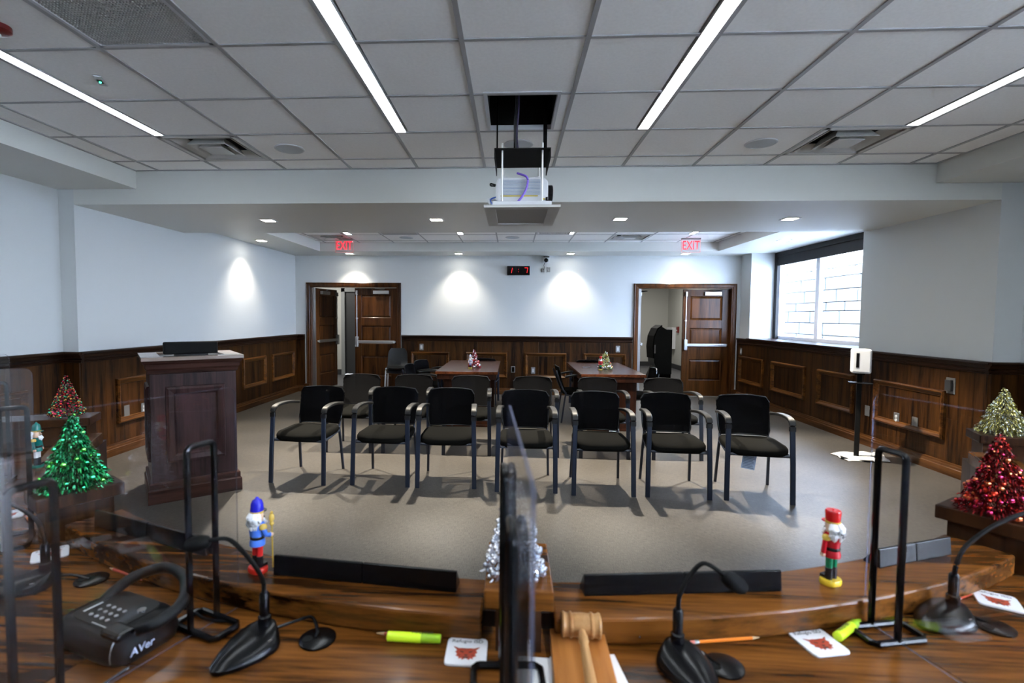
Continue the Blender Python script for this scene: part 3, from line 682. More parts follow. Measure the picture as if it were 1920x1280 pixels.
b.build('projector_body', M['white'], t, bev=.008)
b = MB()
for k in range(11): b.box(-.125, .115, -.194, -.189, .048+k*.0088, .0515+k*.0088)
b.build('vent_slats', mat('slat_blue', (.25, .31, .40), .4), t)
MB().box(-.135, .10, -.193, -.189, .036, .043).box(.12, .145, -.193, -.189, .016, .024).build('yellow_label', mat('yellow_band', (.45, .33, .02), .5), t)
MB().lathe([(.052, 0), (.052, .03), (.046, .035), (.03, .036)], 24, Matrix.Translation((.165, -.10, .075)) @ Matrix.Rotation(pi/2, 4, 'Y')).box(.15, .162, -.2, -.19, -.01, .03).build('projector_lens', M['black'], t, True)
MB().tube(bez([(-.03, -.16, .19), (.03, -.21, .15), (.03, -.215, .09), (-.0, -.215, .03), (-.045, -.21, -.02)]), .007, 8).build('purple_cable', mat('purple_lit', (.16, .08, .50), .4), t)  # lit copy of the cable purple, brightness put into the colour
MB().tube(bez([(-.165, -.12, .05), (-.20, -.14, .03), (-.19, -.15, -.0), (-.15, -.19, -.03)]), .005, 8).build('blue_cable', mat('blue', (.02, .08, .35), .4), t)
MB().tube(bez([(-.165, -.12, .035), (-.215, -.13, .03), (-.20, -.14, .0)]), .009, 8).build('white_cable', M['white'], t)
for x in (-.105, .095): MB().box(x-.015, x+.015, -.15, -.1, .155, .172).build('mount_foot', M['white'], t)
MB().tube(bez([(-.165, -.1, .13), (-.20, -.12, .135), (-.2, -.13, .12), (-.17, -.14, .115)]), .005, 8).build('black_cable', M['black'], t)

# ------------------------------------------------------------------ guest chairs
def make_chair(label):
    t = thing('guest_chair', label, 'chair')
    for s in (-1, 1):
        MB().tube([(s*.243, -.238, 0), (s*.240, -.222, .3), (s*.234, -.205, .585)], 0, w=.038, h=.020, up=(0, 1, 0)).build('leg', M['blackmetal'], t, True)
        MB().tube([(s*.215, .245, 0), (s*.205, .205, .30), (s*.200, .185, .42)], 0, w=.022, h=.022, up=(0, 1, 0)).build('leg', M['blackmetal'], t, True)
        pts = bez([(s*.234, -.205, .575), (s*.235, -.198, .63), (s*.235, -.165, .657), (s*.233, -.08, .668), (s*.228, .06, .662), (s*.218, .20, .640)], 5)
        MB().tube(pts, 0, w=.048, h=.024).build('armrest', M['arm'], t, True)
    for s in (-1, 1):
        MB().tube([(s*.200, .185, .41), (s*.192, .225, .46), (s*.185, .285, .62), (s*.180, .318, .72)], 0, w=.020, h=.020, up=(0, 1, 0)).build('back_upright', M['blackmetal'], t, True)
    b = MB()
    for s in (-1, 1): b.tube([(s*.236, -.21, .372), (s*.203, .19, .385)], .011, 6)
    b.tube([(-.236, -.20, .37), (.236, -.20, .37)], .011, 6).tube([(-.203, .18, .385), (.203, .18, .385)], .011, 6)
    b.build('seat_frame', M['blackmetal'], t, True)
    rs = []
    for z, k in ((.372, .90), (.380, .97), (.400, 1.0), (.420, 1.0), (.436, .96), (.443, .86), (.445, .6)):
        r = sring(0, 0, z, .231*k, .224*k, 32, 4.6)
        rs.append([(x*(1 - .04*(y/.222)), y-.005, zz - (.016*max(0, (-y-.10)/.12)**2) - .010*(1-(x/.225)**2)*(1 if zz > .43 else 0) + .008*max(0, y/.22)) for x, y, zz in r])
    MB().rings(rs).build('seat', M['seat'], t, 60)
    # mesh back: curved sheet with rounded corners
    N, V = 14, 12; front = []; 
    def bp(u, v, off):
        z = .447 + .322*v; w = .205 + .013*v
        e = 1 - max(0, (v-.86)/.14)**2.2*.13 - max(0, (.10-v)/.10)**2*.05
        x = u*w*e; zz = z + .012*(1-u*u)*v - .0*v
        y = .205 + .26*(z-.447) + .030*(1-u*u) + .012*sin(pi*v) - .012 + off
        return (x, y, zz)
    vs = []; fs = []
    for off in (0, .010):
        for j in range(V+1):
            for i in range(N+1): vs.append(bp(-1+2*i/N, j/V, off))
    n1 = (N+1)*(V+1); idx = lambda i, j, s_: s_*n1 + j*(N+1) + i
    for s_ in (0, 1):
        for j in range(V):
            for i in range(N): fs.append((idx(i, j, s_), idx(i+1, j, s_), idx(i+1, j+1, s_), idx(i, j+1, s_)))
    for i in range(N):
        fs.append((idx(i, 0, 0), idx(i+1, 0, 0), idx(i+1, 0, 1), idx(i, 0, 1))); fs.append((idx(i, V, 0), idx(i+1, V, 0), idx(i+1, V, 1), idx(i, V, 1)))
    for j in range(V):
        fs.append((idx(0, j, 0), idx(0, j+1, 0), idx(0, j+1, 1), idx(0, j, 1))); fs.append((idx(N, j, 0), idx(N, j+1, 0), idx(N, j+1, 1), idx(N, j, 1)))
    MB().add(vs, fs).build('backrest', M['blackmesh'], t, 50)
    rim = [bp(-1+2*i/12, 0, .005) for i in range(13)] + [bp(1, j/8, .005) for j in range(1, 8)] + [bp(1-2*i/12, 1, .005) for i in range(13)] + [bp(-1, 1-j/8, .005) for j in range(1, 9)]
    MB().tube(rim, .007, 6).build('back_rim', M['black'], t, True)
    return t
G1, G2 = 'front row of guest chairs', 'second row of guest chairs'
row1 = [(-1.832, 4.475, -.08, 'black mesh guest chair at the left end of the front row'),
        (-1.113, 4.475, -.04, 'second guest chair from the left in the front row'),
        (-.558, 4.460, .03, 'third guest chair from left in front row, close beside the second'),
        (.130, 4.410, 0, 'middle guest chair of the seven in the front row'),
        (.762, 4.372, 0, 'third guest chair from the right in the front row'),
        (1.375, 4.360, -.06, 'second guest chair from the right in the front row'),
        (2.010, 4.315, -.14, 'guest chair at right end of front row, tag under its seat')]
ch0 = make_chair(row1[0][3]); ch0.location = (*row1[0][:2], 0); ch0.rotation_euler.z = row1[0][2]; ch0['group'] = G1
chairs = [ch0] + [copy_tree(ch0, (x, y, 0), r, l, group=G1) for x, y, r, l in row1[1:]]
row2 = [(-1.735, 5.50, .0, 'guest chair at left end of second row, in front of left doorway'),
        (-1.122, 5.51, .02, 'second-row guest chair in front of the stacked school chairs'),
        (-.467, 5.49, .0, 'second-row guest chair in front of the left table'),
        (.240, 5.48, 0, 'second-row guest chair between the two tables'),
        (.968, 5.48, 0, 'second-row guest chair in front of right table, tag under it'),
        (1.705, 5.48, .02, 'guest chair at the right end of the second row')]
ch2 = [copy_tree(ch0, (x, y, 0), r, l, group=G2) for x, y, r, l in row2]
G3 = 'guest chairs round the two rear tables'
for x, y, r, l in ((-1.14, 7.66, pi/2-.35, 'dark guest chair left of the left table, turned toward it'),
                   (-1.17, 7.05, pi/2-.1, 'nearer dark guest chair drawn up left of left table'),
                   (-.47, 8.52, pi, 'guest chair behind the left table, only its back showing'),
                   (.93, 7.22, pi/2+.04, 'guest chair seen side-on at the left edge of right table'),
                   (1.24, 8.42, pi, 'guest chair behind the right table, only its back showing'),
                   (1.63, 6.95, -pi/2-.06, 'guest chair on the right side of right table by the doorway')):
    rr = {pi/2+.04: pi/2+.04}.get(r, r)
    copy_tree(ch0, (x, y, 0), rr, l, group=G3)
tagm = mat('pale_blue_tag', (.50, .60, .78), .7); inkm = mat('tag_ink', (.22, .27, .40), .8)
def care_tag(ch, x, y, tilt):
    o = MB().box(-.055, .055, -.0008, .0008, -.155, 0).build('care_tag', tagm, ch); o.location = (x, y, .372); o.rotation_euler = (tilt, .18, .1); o['label'] = 'pale blue hanging care tag'
    b = MB()
    for k in range(11): b.box(-.045, .045 - .02*((k*7) % 3)/3, -.0014, -.0008, -.145+k*.0125, -.1395+k*.0125)
    b.build('tag_lines', inkm, o)
care_tag(chairs[6], -.02, -.06, -.1); care_tag(ch2[4], .10, -.13, -.9)

# ------------------------------------------------------------------ stacked school chairs
def school_chair(z, label, legs):
    t = thing('school_chair', label, 'chair', (-2.0, 8.72, z), R(8), 'two stacked plastic school chairs'); t.scale = (.85, .85, .85)
    N, V = 12, 14; vs = []; fs = []
    for off in (0, .008):
        for j in range(V+1):
            for i in range(N+1):
                u, v = -1+2*i/N, j/V
                if v < .5:
                    q = v/.5; y = -.20 + .34*q; zz = .43 - .02*sin(pi*q*.8) + .02*u*u + (-.02*(1-q)**4)
                    w = .205
                else:
                    q = (v-.5)/.5; a = q
                    y = .14 + .075*a + .045*sin(pi*min(a, .3)/.6)*1; zz = .42 + .37*a**1.25 + .012*u*u*(1-a); w = .205 - .025*max(0, a)**3
                    y += .0 - .02*u*u
                e = 1 - .22*max(0, (v-.9)/.1)**2 - .10*max(0, (.06-v)/.06)**2
                vs.append((u*w*e, y + (off if v > .5 else 0), zz - (off if v <= .5 else 0)))
    n1 = (N+1)*(V+1); idx = lambda i, j, s_: s_*n1 + j*(N+1) + i
    for j in range(V):
        for i in range(N):
            if j in (8,) and 4 <= i <= 7: continue     # hand hole low in the back
            for s_ in (0, 1): fs.append((idx(i, j, s_), idx(i+1, j, s_), idx(i+1, j+1, s_), idx(i, j+1, s_)))
    for i in range(N):
        for j in (0, V): fs.append((idx(i, j, 0), idx(i+1, j, 0), idx(i+1, j, 1), idx(i, j, 1)))
    for j in range(V):
        for i in (0, N): fs.append((idx(i, j, 0), idx(i, j+1, 0), idx(i, j+1, 1), idx(i, j, 1)))
    MB().add(vs, fs).build('chair_shell', mat('charcoal_plastic', (.010, .011, .012), .4, spec=.3), t, 50)
    for s in (-1, 1):
        MB().tube(bez([(s*.225, -.24, legs), (s*.205, -.19, .36), (s*.195, -.15, .405), (s*.17, -.05, .41)], 4), .013, 8).build('leg', M['legchrome'], t, True)
        MB().tube(bez([(s*.225, .26, legs), (s*.20, .19, .34), (s*.19, .13, .40), (s*.17, .04, .405)], 4), .013, 8).build('leg', M['legchrome'], t, True)
    return t
school_chair(.128, 'lower of two stacked charcoal school chairs with chrome legs', -.128/.85)
school_chair(.213, 'upper of two stacked charcoal school chairs left of left table', -.04)

# ------------------------------------------------------------------ tables
def table(x, y, w, l, rz, label):
    t = thing('meeting_table', label, 'table', (x, y, 0), rz, 'two long wooden tables at the back')
    a, c = w/2, l/2
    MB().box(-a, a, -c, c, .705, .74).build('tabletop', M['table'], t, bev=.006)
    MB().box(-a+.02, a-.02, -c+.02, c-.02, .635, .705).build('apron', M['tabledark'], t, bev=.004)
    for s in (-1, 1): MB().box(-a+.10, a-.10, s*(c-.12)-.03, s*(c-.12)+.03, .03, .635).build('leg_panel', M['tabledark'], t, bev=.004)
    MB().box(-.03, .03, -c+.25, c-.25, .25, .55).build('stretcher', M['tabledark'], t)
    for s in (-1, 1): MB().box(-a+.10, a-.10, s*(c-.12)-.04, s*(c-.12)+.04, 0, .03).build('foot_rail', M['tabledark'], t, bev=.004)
table(-.59, 7.42, .82, 1.72, 0, 'left wooden table with a red glitter tree on it')
table(1.29, 7.32, .82, 1.72, 0, 'right wooden table with a green ornament tree on it')

# ------------------------------------------------------------------ little tinsel trees
def tinsel_mats(cols, rough=.25):
    return [mat('tinsel_%d_%02d' % (len(bpy.data.materials), k), c, rough, .8) for k, c in enumerate(cols)]
def tinsel_tree(name, label, loc, r, h, cols, beadcols, nt, nb, seed, strand=.022, bead=(.003, .006), tiers=7, group='glittering small christmas trees'):
    t = thing(name, label, 'christmas tree', loc, 0, group); rn = random.Random(seed)
    MB().lathe([(r*.28, 0), (r*.28, .004), (r*.03, .006), (r*.02, h*.9), (.0005, h*.97)], 10).build('trunk', M['black'], t)
    b = MB(); ms = tinsel_mats(cols)
    for k in range(nt):
        v = 1 - math.sqrt(rn.random()); v = min(v, .97)
        tv = v*tiers; fr = tv - int(tv)
        rad = r*(1-v)*(1.04 - .22*fr) + .003; a = rn.uniform(0, 2*pi); rr = rad*math.sqrt(rn.uniform(.02, 1))
        p = Vector((rr*cos(a), rr*sin(a), v*h + .004)); o_ = Vector((cos(a), sin(a), rn.uniform(-1.5, .4))).normalized()
        s_ = strand*rn.uniform(.5, 1.2)*(.6+.4*(1-v)); side = o_.cross(Vector((rn.uniform(-1, 1), rn.uniform(-1, 1), rn.uniform(-1, 1)))).normalized()*strand*.13
        q = p + o_*s_*.55; e = p + o_*s_ + Vector((0, 0, -s_*.35))
        e.z = max(e.z, .002); q.z = max(q.z, .003)
        b.cur = rn.randrange(len(ms)); b.add([p-side, p+side, q+side, q-side, e], [(0, 1, 2, 3), (3, 2, 4)])
    tag(b.build('tinsel', ms, t), kind='stuff')
    if nb:
        b = MB(); ms = tinsel_mats(beadcols, .12)
        for k in range(nb):
            v = min(1 - math.sqrt(rn.random()), .98); a = rn.uniform(0, 2*pi); rad = (r*(1-v) + .002)*rn.uniform(.8, 1.05); q = rn.uniform(*bead)*(1.25-.6*v)
            b.cur = rn.randrange(len(ms))
            b.lathe([(q*.1, -q), (q*.8, -q*.6), (q, 0), (q*.8, q*.6), (q*.1, q)], 6, Matrix.Translation((rad*cos(a), rad*sin(a), v*h+max(q, .005))))
        tag(b.build('baubles', ms, t, True), kind='stuff')
    return t
SIL = [(.85, .87, .9), (.6, .65, .75), (.95, .95, 1)]
PT = .887
tinsel_tree('silver_tree', 'silver beaded tree on the middle pedestal', (.012, 1.115, PT), .066, .245, SIL, SIL, 420, 620, 1, .016, (.0028, .0065))
tinsel_tree('green_tree', 'green tinsel tree on the near left pedestal', (-1.45, 1.585, PT), .098, .245, [(.0, .16, .05), (.01, .38, .10), (0, .08, .03), (.06, .45, .22)], [(.02, .5, .15), (.1, .6, .06)], 5200, 46, 2, .016, (.005, .009))
tinsel_tree('red_green_tree', 'dark red and green bead tree on the far left pedestal', (-2.50, 2.70, PT), .085, .235, [(.30, .01, .03), (.02, .14, .05), (.06, .03, .02), (.2, .02, .08)], [(.8, .05, .04), (.7, .03, .12), (.05, .5, .25), (.7, .4, .1)], 2200, 300, 3, .011, (.003, .006))
tinsel_tree('red_tree', 'deep red foil tree on the near right pedestal', (1.455, 1.575, PT), .092, .240, [(.14, .002, .004), (.28, .006, .005), (.05, .0, .003), (.16, .004, .006)], [(.75, .05, .02), (.85, .22, .08), (.45, .02, .08)], 4200, 120, 4, .014, (.004, .008))
tinsel_tree('gold_tree', 'pale gold tinsel tree on the far right pedestal', (2.50, 2.70, PT), .105, .235, [(.42, .37, .09), (.60, .54, .24), (.20, .19, .03), (.45, .50, .50)], [(.9, .85, .5)], 4200, 40, 5, .015)
tinsel_tree('red_table_tree', 'small red and white glitter tree on the left rear table', (-.53, 7.15, .74), .085, .26, [(.5, .02, .05), (.8, .7, .75), (.3, .02, .04)], [(.8, .1, .1), (.9, .9, .95)], 500, 60, 6, .03, (.008, .014))
tinsel_tree('green_table_tree', 'small green and gold glitter tree on the right rear table', (1.30, 7.10, .74), .095, .28, [(.3, .5, .2), (.8, .8, .6), (.6, .6, .2)], [(.9, .5, .2), (.9, .9, .95), (.7, .1, .1)], 500, 60, 7, .03, (.008, .014))

# ------------------------------------------------------------------ lectern
lt = thing('lectern', 'dark reddish wood lectern with raised panel, left of the chairs', 'lectern', (-2.70, 4.105, 0), math.atan2(.413, .486)-.02)
def lec(): return lt
LW, LD = .30, .28     # half width, half depth: local -Y looks to the bench
b = MB().box(-LW, LW, -LD, LD, .10, 1.03); b.build('cabinet', M['lectern'], lt)
b = MB().rings([[(-LW-a, -LD-a, z), (LW+a, -LD-a, z), (LW+a, LD+a, z), (-LW-a, LD+a, z)] for a, z in ((.0, .0), (.03, .0), (.03, .10), (.024, .108), (.020, .112), (.020, .150), (.012, .158), (0, .16))], False, False)
b.build('plinth', M['lectrim'], lt)
b = MB().rings([[(-LW-a, -LD-a, z), (LW+a, -LD-a, z), (LW+a, LD+a, z), (-LW-a, LD+a, z)] for a, z in ((0, 1.00), (.012, 1.005), (.016, 1.03), (.026, 1.045), (.03, 1.075), (.044, 1.09), (.05, 1.105))], False, True)
b.build('cornice', M['lectrim'], lt)
LX = LW+.055; LY = LD+.055
b = MB(); b.box(-LX, LX, -LY, -LY+.09, 1.105, 1.135).box(-LX, -LX+.13, -LY+.09, LY, 1.105, 1.135).box(LX-.13, LX, -LY+.09, LY, 1.105, 1.135).box(-LX, LX, LY-.05, LY, 1.105, 1.135)
b.build('top_frame', mat('top_painted_reflection', (.20, .15, .12), .2, coat=.4), lt, bev=.004)  # bright reflections on the top put into a pale colour
MB().box(-LX+.13, LX-.13, -LY+.09, LY-.05, 1.105, 1.120).build('reading_surface', M['black'], lt)
def lpanel(x0, x1, z0, z1, side):
    b = MB(); rs = []
    for k, d in ((0, 0), (.004, .016), (.02, .022), (.055, .014), (.062, .006), (.07, .002)):
        if side == 'front': rs.append([(x0+k, -LD-d, z0+k), (x1-k, -LD-d, z0+k), (x1-k, -LD-d, z1-k), (x0+k, -LD-d, z1-k)])
        else: rs.append([(-LW-d, x0+k, z0+k), (-LW-d, x1-k, z0+k), (-LW-d, x1-k, z1-k), (-LW-d, x0+k, z1-k)])
    b.rings(rs, False, True); b.build('raised_panel', M['lectern'], lt)
lpanel(-.20, .215, .30, .90, 'front'); lpanel(-.18, .18, .30, .90, 'side')
t = thing('lectern_monitor', 'low black monitor lying on the lectern top', 'monitor', (-2.70, 4.12, 1.120), lt.rotation_euler.z)
MB().box(-.20, .20, -.03, .03, .012, .115).build('monitor_housing', M['blackmatte'], t, bev=.012)
MB().box(-.12, .12, -.06, .06, 0, .014).build('monitor_foot', M['black'], t)
MB().box(-.185, .185, .03, .032, .022, .105).build('screen', M['black'], t)

# ------------------------------------------------------------------ sanitiser stand and cloth
t = thing('sanitizer_stand', 'white hand sanitizer dispenser on a black floor stand', 'sanitizer stand', (3.63, 5.48, 0), R(-28))
MB().box(-.14, .14, -.14, .14, .004, .016).build('base_plate', M['black'], t, bev=.004)
MB().box(-.022, .022, -.014, .014, .016, .90).build('post', M['blackmatte'], t, bev=.002)
MB().box(-.04, .045, .0, .02, .88, 1.12).build('back_plate', M['blackmatte'], t)
MB().box(-.085, .085, -.13, 0, .905, 1.155).build('dispenser_body', M['white'], t, bev=.02, seg=4)
MB().box(-.045, -.020, -.133, -.129, .965, 1.115).build('level_window', M['black'], t, bev=.008)
MB().box(-.10, .10, -.16, -.02, .800, .812).build('drip_tray', M['black'], t, bev=.004)
rn = random.Random(5); vs = []; fs = []; N = 22
cl = [(3.47, 5.63), (3.46, 5.33), (3.88, 5.34), (4.02, 5.68)]
for j in range(N+1):
    for i in range(N+1):
        u, v = i/N, j/N
        p = [(1-u)*(1-v)*cl[1][k] + u*(1-v)*cl[2][k] + (1-u)*v*cl[0][k] + u*v*cl[3][k] for k in (0, 1)]
        z = .020 + .006*sin(9*u+4*v)*sin(7*v+2) + (.018 if v > .6 else 0)*abs(sin(8*u)) ; z *= min(1, 6*min(u, 1-u, v, 1-v)+.25)
        vs.append((p[0] + .008*sin(11*v), p[1] + .01*sin(9*u), max(z, .004) if not (abs(u-.4) < .3 and abs(v-.5) < .3) else .022))
for j in range(N):
    for i in range(N): fs.append((j*(N+1)+i, j*(N+1)+i+1, (j+1)*(N+1)+i+1, (j+1)*(N+1)+i))
o = MB().add(vs, fs).build('white_cloth', mat('white_fabric', (.72, .70, .66), .8), None, 60)
md = o.modifiers.new('solid', 'SOLIDIFY'); md.thickness = .003
tag(o, 'crumpled white cloth spread over the sanitizer stand foot', 'cloth')

# ------------------------------------------------------------------ the curved council bench
CX, CY = .02, 3.81
def pol(r, ang, z=0): return (CX + r*sin(R(ang)), CY - r*cos(R(ang)), z)
def arc_slab(r0, r1, a0, a1, z0, z1, n):
    b = MB(); rs = []
    for k in range(n+1):
        a = a0 + (a1-a0)*k/n
        rs.append([pol(r0, a, z0), pol(r1, a, z0), pol(r1, a, z1), pol(r0, a, z1)])
    return b.rings(rs)
bench = thing('council_bench', 'curved walnut council bench in the foreground', 'bench', (CX, 1.2, 0))
off = Vector((-CX, -1.2, 0))
def loc0(mb): mb.v = [(x-CX, y-1.2, z) for x, y, z in mb.v]; return mb
DZ, LZ = .74, .80
for a0, a1 in ((-67.5, -51), (-51, -17.8), (-17.8, 17.8), (17.8, 51), (51, 67.5)):
    loc0(arc_slab(2.66, 3.42, a0+.03, a1-.03, DZ-.04, DZ, 16)).build('worktop', M['desk'], bench, bev=.002)
for a0, a1 in ((-64, -35.2), (-31.6, -1.7), (1.7, 31.2), (34.6, 63.5)):
    loc0(arc_slab(2.56, 2.72, a0, a1, DZ+.0005, LZ, 16)).build('ledge', M['desk'], bench, bev=.006)
loc0(arc_slab(2.57, 2.60, -66, 66, 0, DZ, 48)).build('front_panel', M['deskdark'], bench)
def pedestal(ang, w, r0, r1, floor=False):
    p = tag(bpy.data.objects.new('pedestal', None)); COL.objects.link(p); p.parent = bench
    p.location = (CX + 0 - CX, CY - 1.2, 0); p.rotation_euler.z = R(ang)
    MB().box(-w/2, w/2, -r1, -r0, .844, PT).build('pedestal_top', M['desk'] if abs(ang) < 10 else M['deskdark'], p, bev=.004)
    MB().box(-w/2+.025, w/2-.025, -r1+.025, -r0-.025 if not floor else -r0-.02, .0 if floor else DZ, .844).build('pedestal_body', M['deskdark'], p)
pedestal(.0, .148, 2.535, 2.77); pedestal(-33.6, .148, 2.545, 2.78); pedestal(32.7, .148, 2.535, 2.77)
pedestal(-66.1, .19, 2.62, 3.35, True); pedestal(65.6, .19, 2.60, 3.35, True)

# acrylic shields with wire stands
def shield(x, y, dx_, dy_, L, label, stands):
    """far lower corner (x, y); runs toward the seats along (dx, dy)"""
    a = math.atan2(dy_, dx_)
    t = thing('acrylic_shield', label, 'acrylic shield', (x, y, DZ), a, 'clear acrylic shields on the bench'); H_, th, rr = .55, .005, .02
    poly = [(0, .004), (L, .004)] + [(L-rr+rr*sin(q*pi/8), H_-rr+rr*cos(q*pi/8)) for q in range(4, -1, -1)] + [(rr-rr*sin(q*pi/8), H_-rr+rr*cos(q*pi/8)) for q in range(0, 5)]
    b = MB(); n = len(poly)
    v = [(px, s*th/2, pz) for s in (-1, 1) for px, pz in poly]
    b.add(v, [tuple(range(n)), tuple(range(2*n-1, n-1, -1))]); b.cur = 1
    for i in range(n): b.f.append((i, (i+1) % n, n+(i+1) % n, n+i)); b.mi.append(1)
    b.build('clear_sheet', [M['clear'], M['edge']], t)
    for k, s0 in enumerate(stands):
        st = bpy.data.objects.new('wire_stand', None); COL.objects.link(st); st.parent = t; st.location = (s0, 0, 0)
        hw, r_ = .033, .0072
        for sy in (-1,):
            q = [(-hw, 0, .01), (-hw, 0, .415)] + [(-hw+.012-.012*cos(g), 0, .415+.012*sin(g)) for g in (pi/6, pi/3, pi/2)] + [(hw-.012+.012*sin(g), 0, .415+.012*cos(g)) for g in (0, pi/6, pi/3, pi/2)] + [(hw, 0, .01)]
            MB().tube([(p[0], p[1]-.010, p[2]) for p in q], r_, 8, up=(0, 1, 0)).build('hoop', M['stand'], st, True)
        c_ = [(-hw, -.068), (hw, -.068), (hw, .068), (-hw, .068)]; pts = []
        for i in range(4):
            p, pn, pp = Vector(c_[i]), Vector(c_[(i+1) % 4]), Vector(c_[i-1])
            pts += [p + (pp-p).normalized()*.01, p + (pn-p).normalized()*.01]
        pts.append(pts[0]); MB().tube([(p[0], p[1], r_+.0005) for p in pts], r_, 8).build('base_wire', M['stand'], st, True)
    return t
shield(-.667, 1.182, -.375, -.927, .50, 'clear acrylic shield left of centre, at the document camera', (.085, .40))
shield(-.004, 1.007, .055, -.998, .50, 'acrylic shield in the middle, seen edge-on by the gavel', (.03, .30))
shield(.852, 1.233, .2, -.98, .50, 'acrylic shield right of centre, behind the red nutcracker', (.06, .42))
shield(-1.51, 1.51, -.80, -.60, .50, 'acrylic shield on the left arm by the green tree', (.05,))
shield(-2.13, 2.03, -.90, -.42, .50, 'farthest acrylic shield at the left edge', (.05,))

# ------------------------------------------------------------------ nutcrackers
def nutcracker(name, loc, rz, c, label, staff=False, tall=True):
    t = thing(name, label, 'nutcracker', loc, rz, 'nutcracker figures on the ledge')
    mk = lambda n, col, r=.25: mat(n + '_' + name, col, r)
    base, boots, trs, coat, gold, hat, skin, hair, belt = [mk(n, col) for n, col in (('base', c['base']), ('boots', (.01, .01, .012)), ('trousers', c['trousers']), ('coat', c['coat']), ('gold', (.60, .40, .07)), ('hat', c['hat']), ('skin', (.72, .50, .36)), ('hair', (.90, .91, .93)), ('belt', (.01, .01, .01)))]
    MB().rings([sring(0, 0, z, .026*k, .021*k, 24, 2.4) for z, k in ((0, .95), (.003, 1), (.010, 1), (.013, .93))]).build('base', base, t, True)
    for s in (-1, 1):
        MB().lathe([(.0085, 0), (.0085, .03), (.0075, .031)], 12, Matrix.Translation((s*.008, 0, .012))).box(s*.008-.007, s*.008+.007, -.002, .018, .012, .021).build('boot', boots, t, True)
        MB().lathe([(.0078, 0), (.0085, .030)], 12, Matrix.Translation((s*.008, 0, .042))).build('trouser_leg', trs, t, True)
    MB().lathe([(.019, .070), (.0195, .078), (.016, .090), (.018, .108), (.020, .122), (.016, .128), (.008, .131)], 18).build('torso', coat, t, True)
    MB().lathe([(.0172, .087), (.0178, .089), (.0178, .093), (.0172, .095)], 18).build('belt', belt, t, True)
    for s in (-1, 1):
        MB().lathe([(.009, .116), (.010, .122), (.007, .127), (.002, .128)], 10, Matrix.Translation((s*.022, 0, 0))).build('epaulette', gold, t, True)
        if staff and s > 0: MB().tube([(.024, 0, .118), (.027, .004, .100), (.028, .016, .096)], .0062, 8).build('arm', coat, t, True)
        else: MB().tube([(s*.024, 0, .118), (s*.0255, .002, .098), (s*.025, .004, .082)], .006, 8).build('arm', coat, t, True)
        hx = (.028, .020, .096) if (staff and s > 0) else (s*.025, .005, .077)
        MB().lathe([(.002, -.006), (.006, -.003), (.006, .003), (.002, .006)], 8, Matrix.Translation(hx)).build('hand', skin, t, True)
    MB().lathe([(.006, .128), (.013, .131), (.0155, .140), (.0155, .152), (.012, .158)], 18).build('head', skin, t, True)
    MB().box(-.003, .003, .013, .019, .142, .147).build('nose', skin, t, bev=.001)
    for s in (-1, 1): MB().lathe([(.0005, -.002), (.002, 0), (.0005, .002)], 8, Matrix.Translation((s*.005, .0145, .149))).build('eye', belt, t)
    MB().box(-.008, .008, .0145, .0165, .139, .1415).build('moustache', belt, t); MB().box(-.005, .005, .0142, .016, .132, .138).build('mouth', mat('teeth_'+name, (.85, .85, .8), .4), t)
    # long hair and beard: a wavy lofted tuft
    def tuft(y0, zlo, w, nm, seed):
        rn = random.Random(seed); b = MB()
        for k in range(46):
            a = rn.uniform(-1.25, 1.25); rr = .0145; x = rr*sin(a); y = y0*rr*cos(a)
            L_ = rn.uniform(.7, 1)*(.156-zlo); sp = rn.uniform(.5, 1.1)*w
            b.tube([(x*.9, y*.9, .156), (x*(1+sp*.4), y*(1+sp*.5), .156-L_*.35), (x*(1+sp*.6), y*(1+sp*.62), .156-L_*.7), (x*(.9+sp*.3), y*(1+sp*.3), .156-L_)], 0, 5, rs=[.004, .006, .005, .0015])
        b.build(nm, hair, t, True)
    tuft(-1, .112, 1.0, 'hair', 1)
    rn = random.Random(2); b = MB()
    for k in range(18):
        x = rn.uniform(-.011, .011); b.tube([(x*.7, .013, .137), (x, .018, .126), (x*.6, .016, .108+abs(x))], 0, 5, rs=[.003, .004, .001])
    b.build('beard', hair, t, True)
    if c['tall'] == 'dome':
        MB().lathe([(.0165, .155), (.0165, .163), (.0150, .178), (.0120, .186), (.005, .191), (.003, .195), (.001, .196)], 20).build('hat', hat, t, True)
    else:
        MB().lathe([(.0145, .155), (.0160, .163), (.0175, .183), (.016, .187), (.003, .187), (.002, .190), (.0005, .190)], 20).build('hat', hat, t, True)
    MB().rings([sring(0, .012, z, .014, .014, 16, 2) for z in (.1555, .158)]).build('hat_peak', belt if staff else hat, t, True)
    MB().lathe([(.0168, .155), (.0172, .157), (.0168, .160)], 20).build('hat_band', gold, t, True)
    if staff:
        MB().tube([(.030, .022, .008), (.030, .020, .14)], .0018, 8).build('staff', gold, t, True)
        MB().lathe([(.002, .118), (.006, .124), (.004, .130), (.007, .136), (.006, .146), (.003, .150), (.004, .153), (.001, .157)], 12, Matrix.Translation((.030, .020, 0))).build('staff_head', gold, t, True)
nutcracker('blue_nutcracker', (-.652, 1.250, LZ), R(-25), dict(base=(.55, .02, .01), trousers=(.60, .02, .02), coat=(.08, .22, .75), hat=(.01, .01, .50), tall='dome'), 'blue-hatted nutcracker with gold staff on left ledge', True)
nutcracker('red_nutcracker', (.806, 1.290, LZ), R(25), dict(base=(.75, .50, .03), trousers=(.0, .17, .07), coat=(.50, .01, .02), hat=(.60, .01, .01), tall='flat'), 'red-hatted nutcracker with green trousers on right ledge')
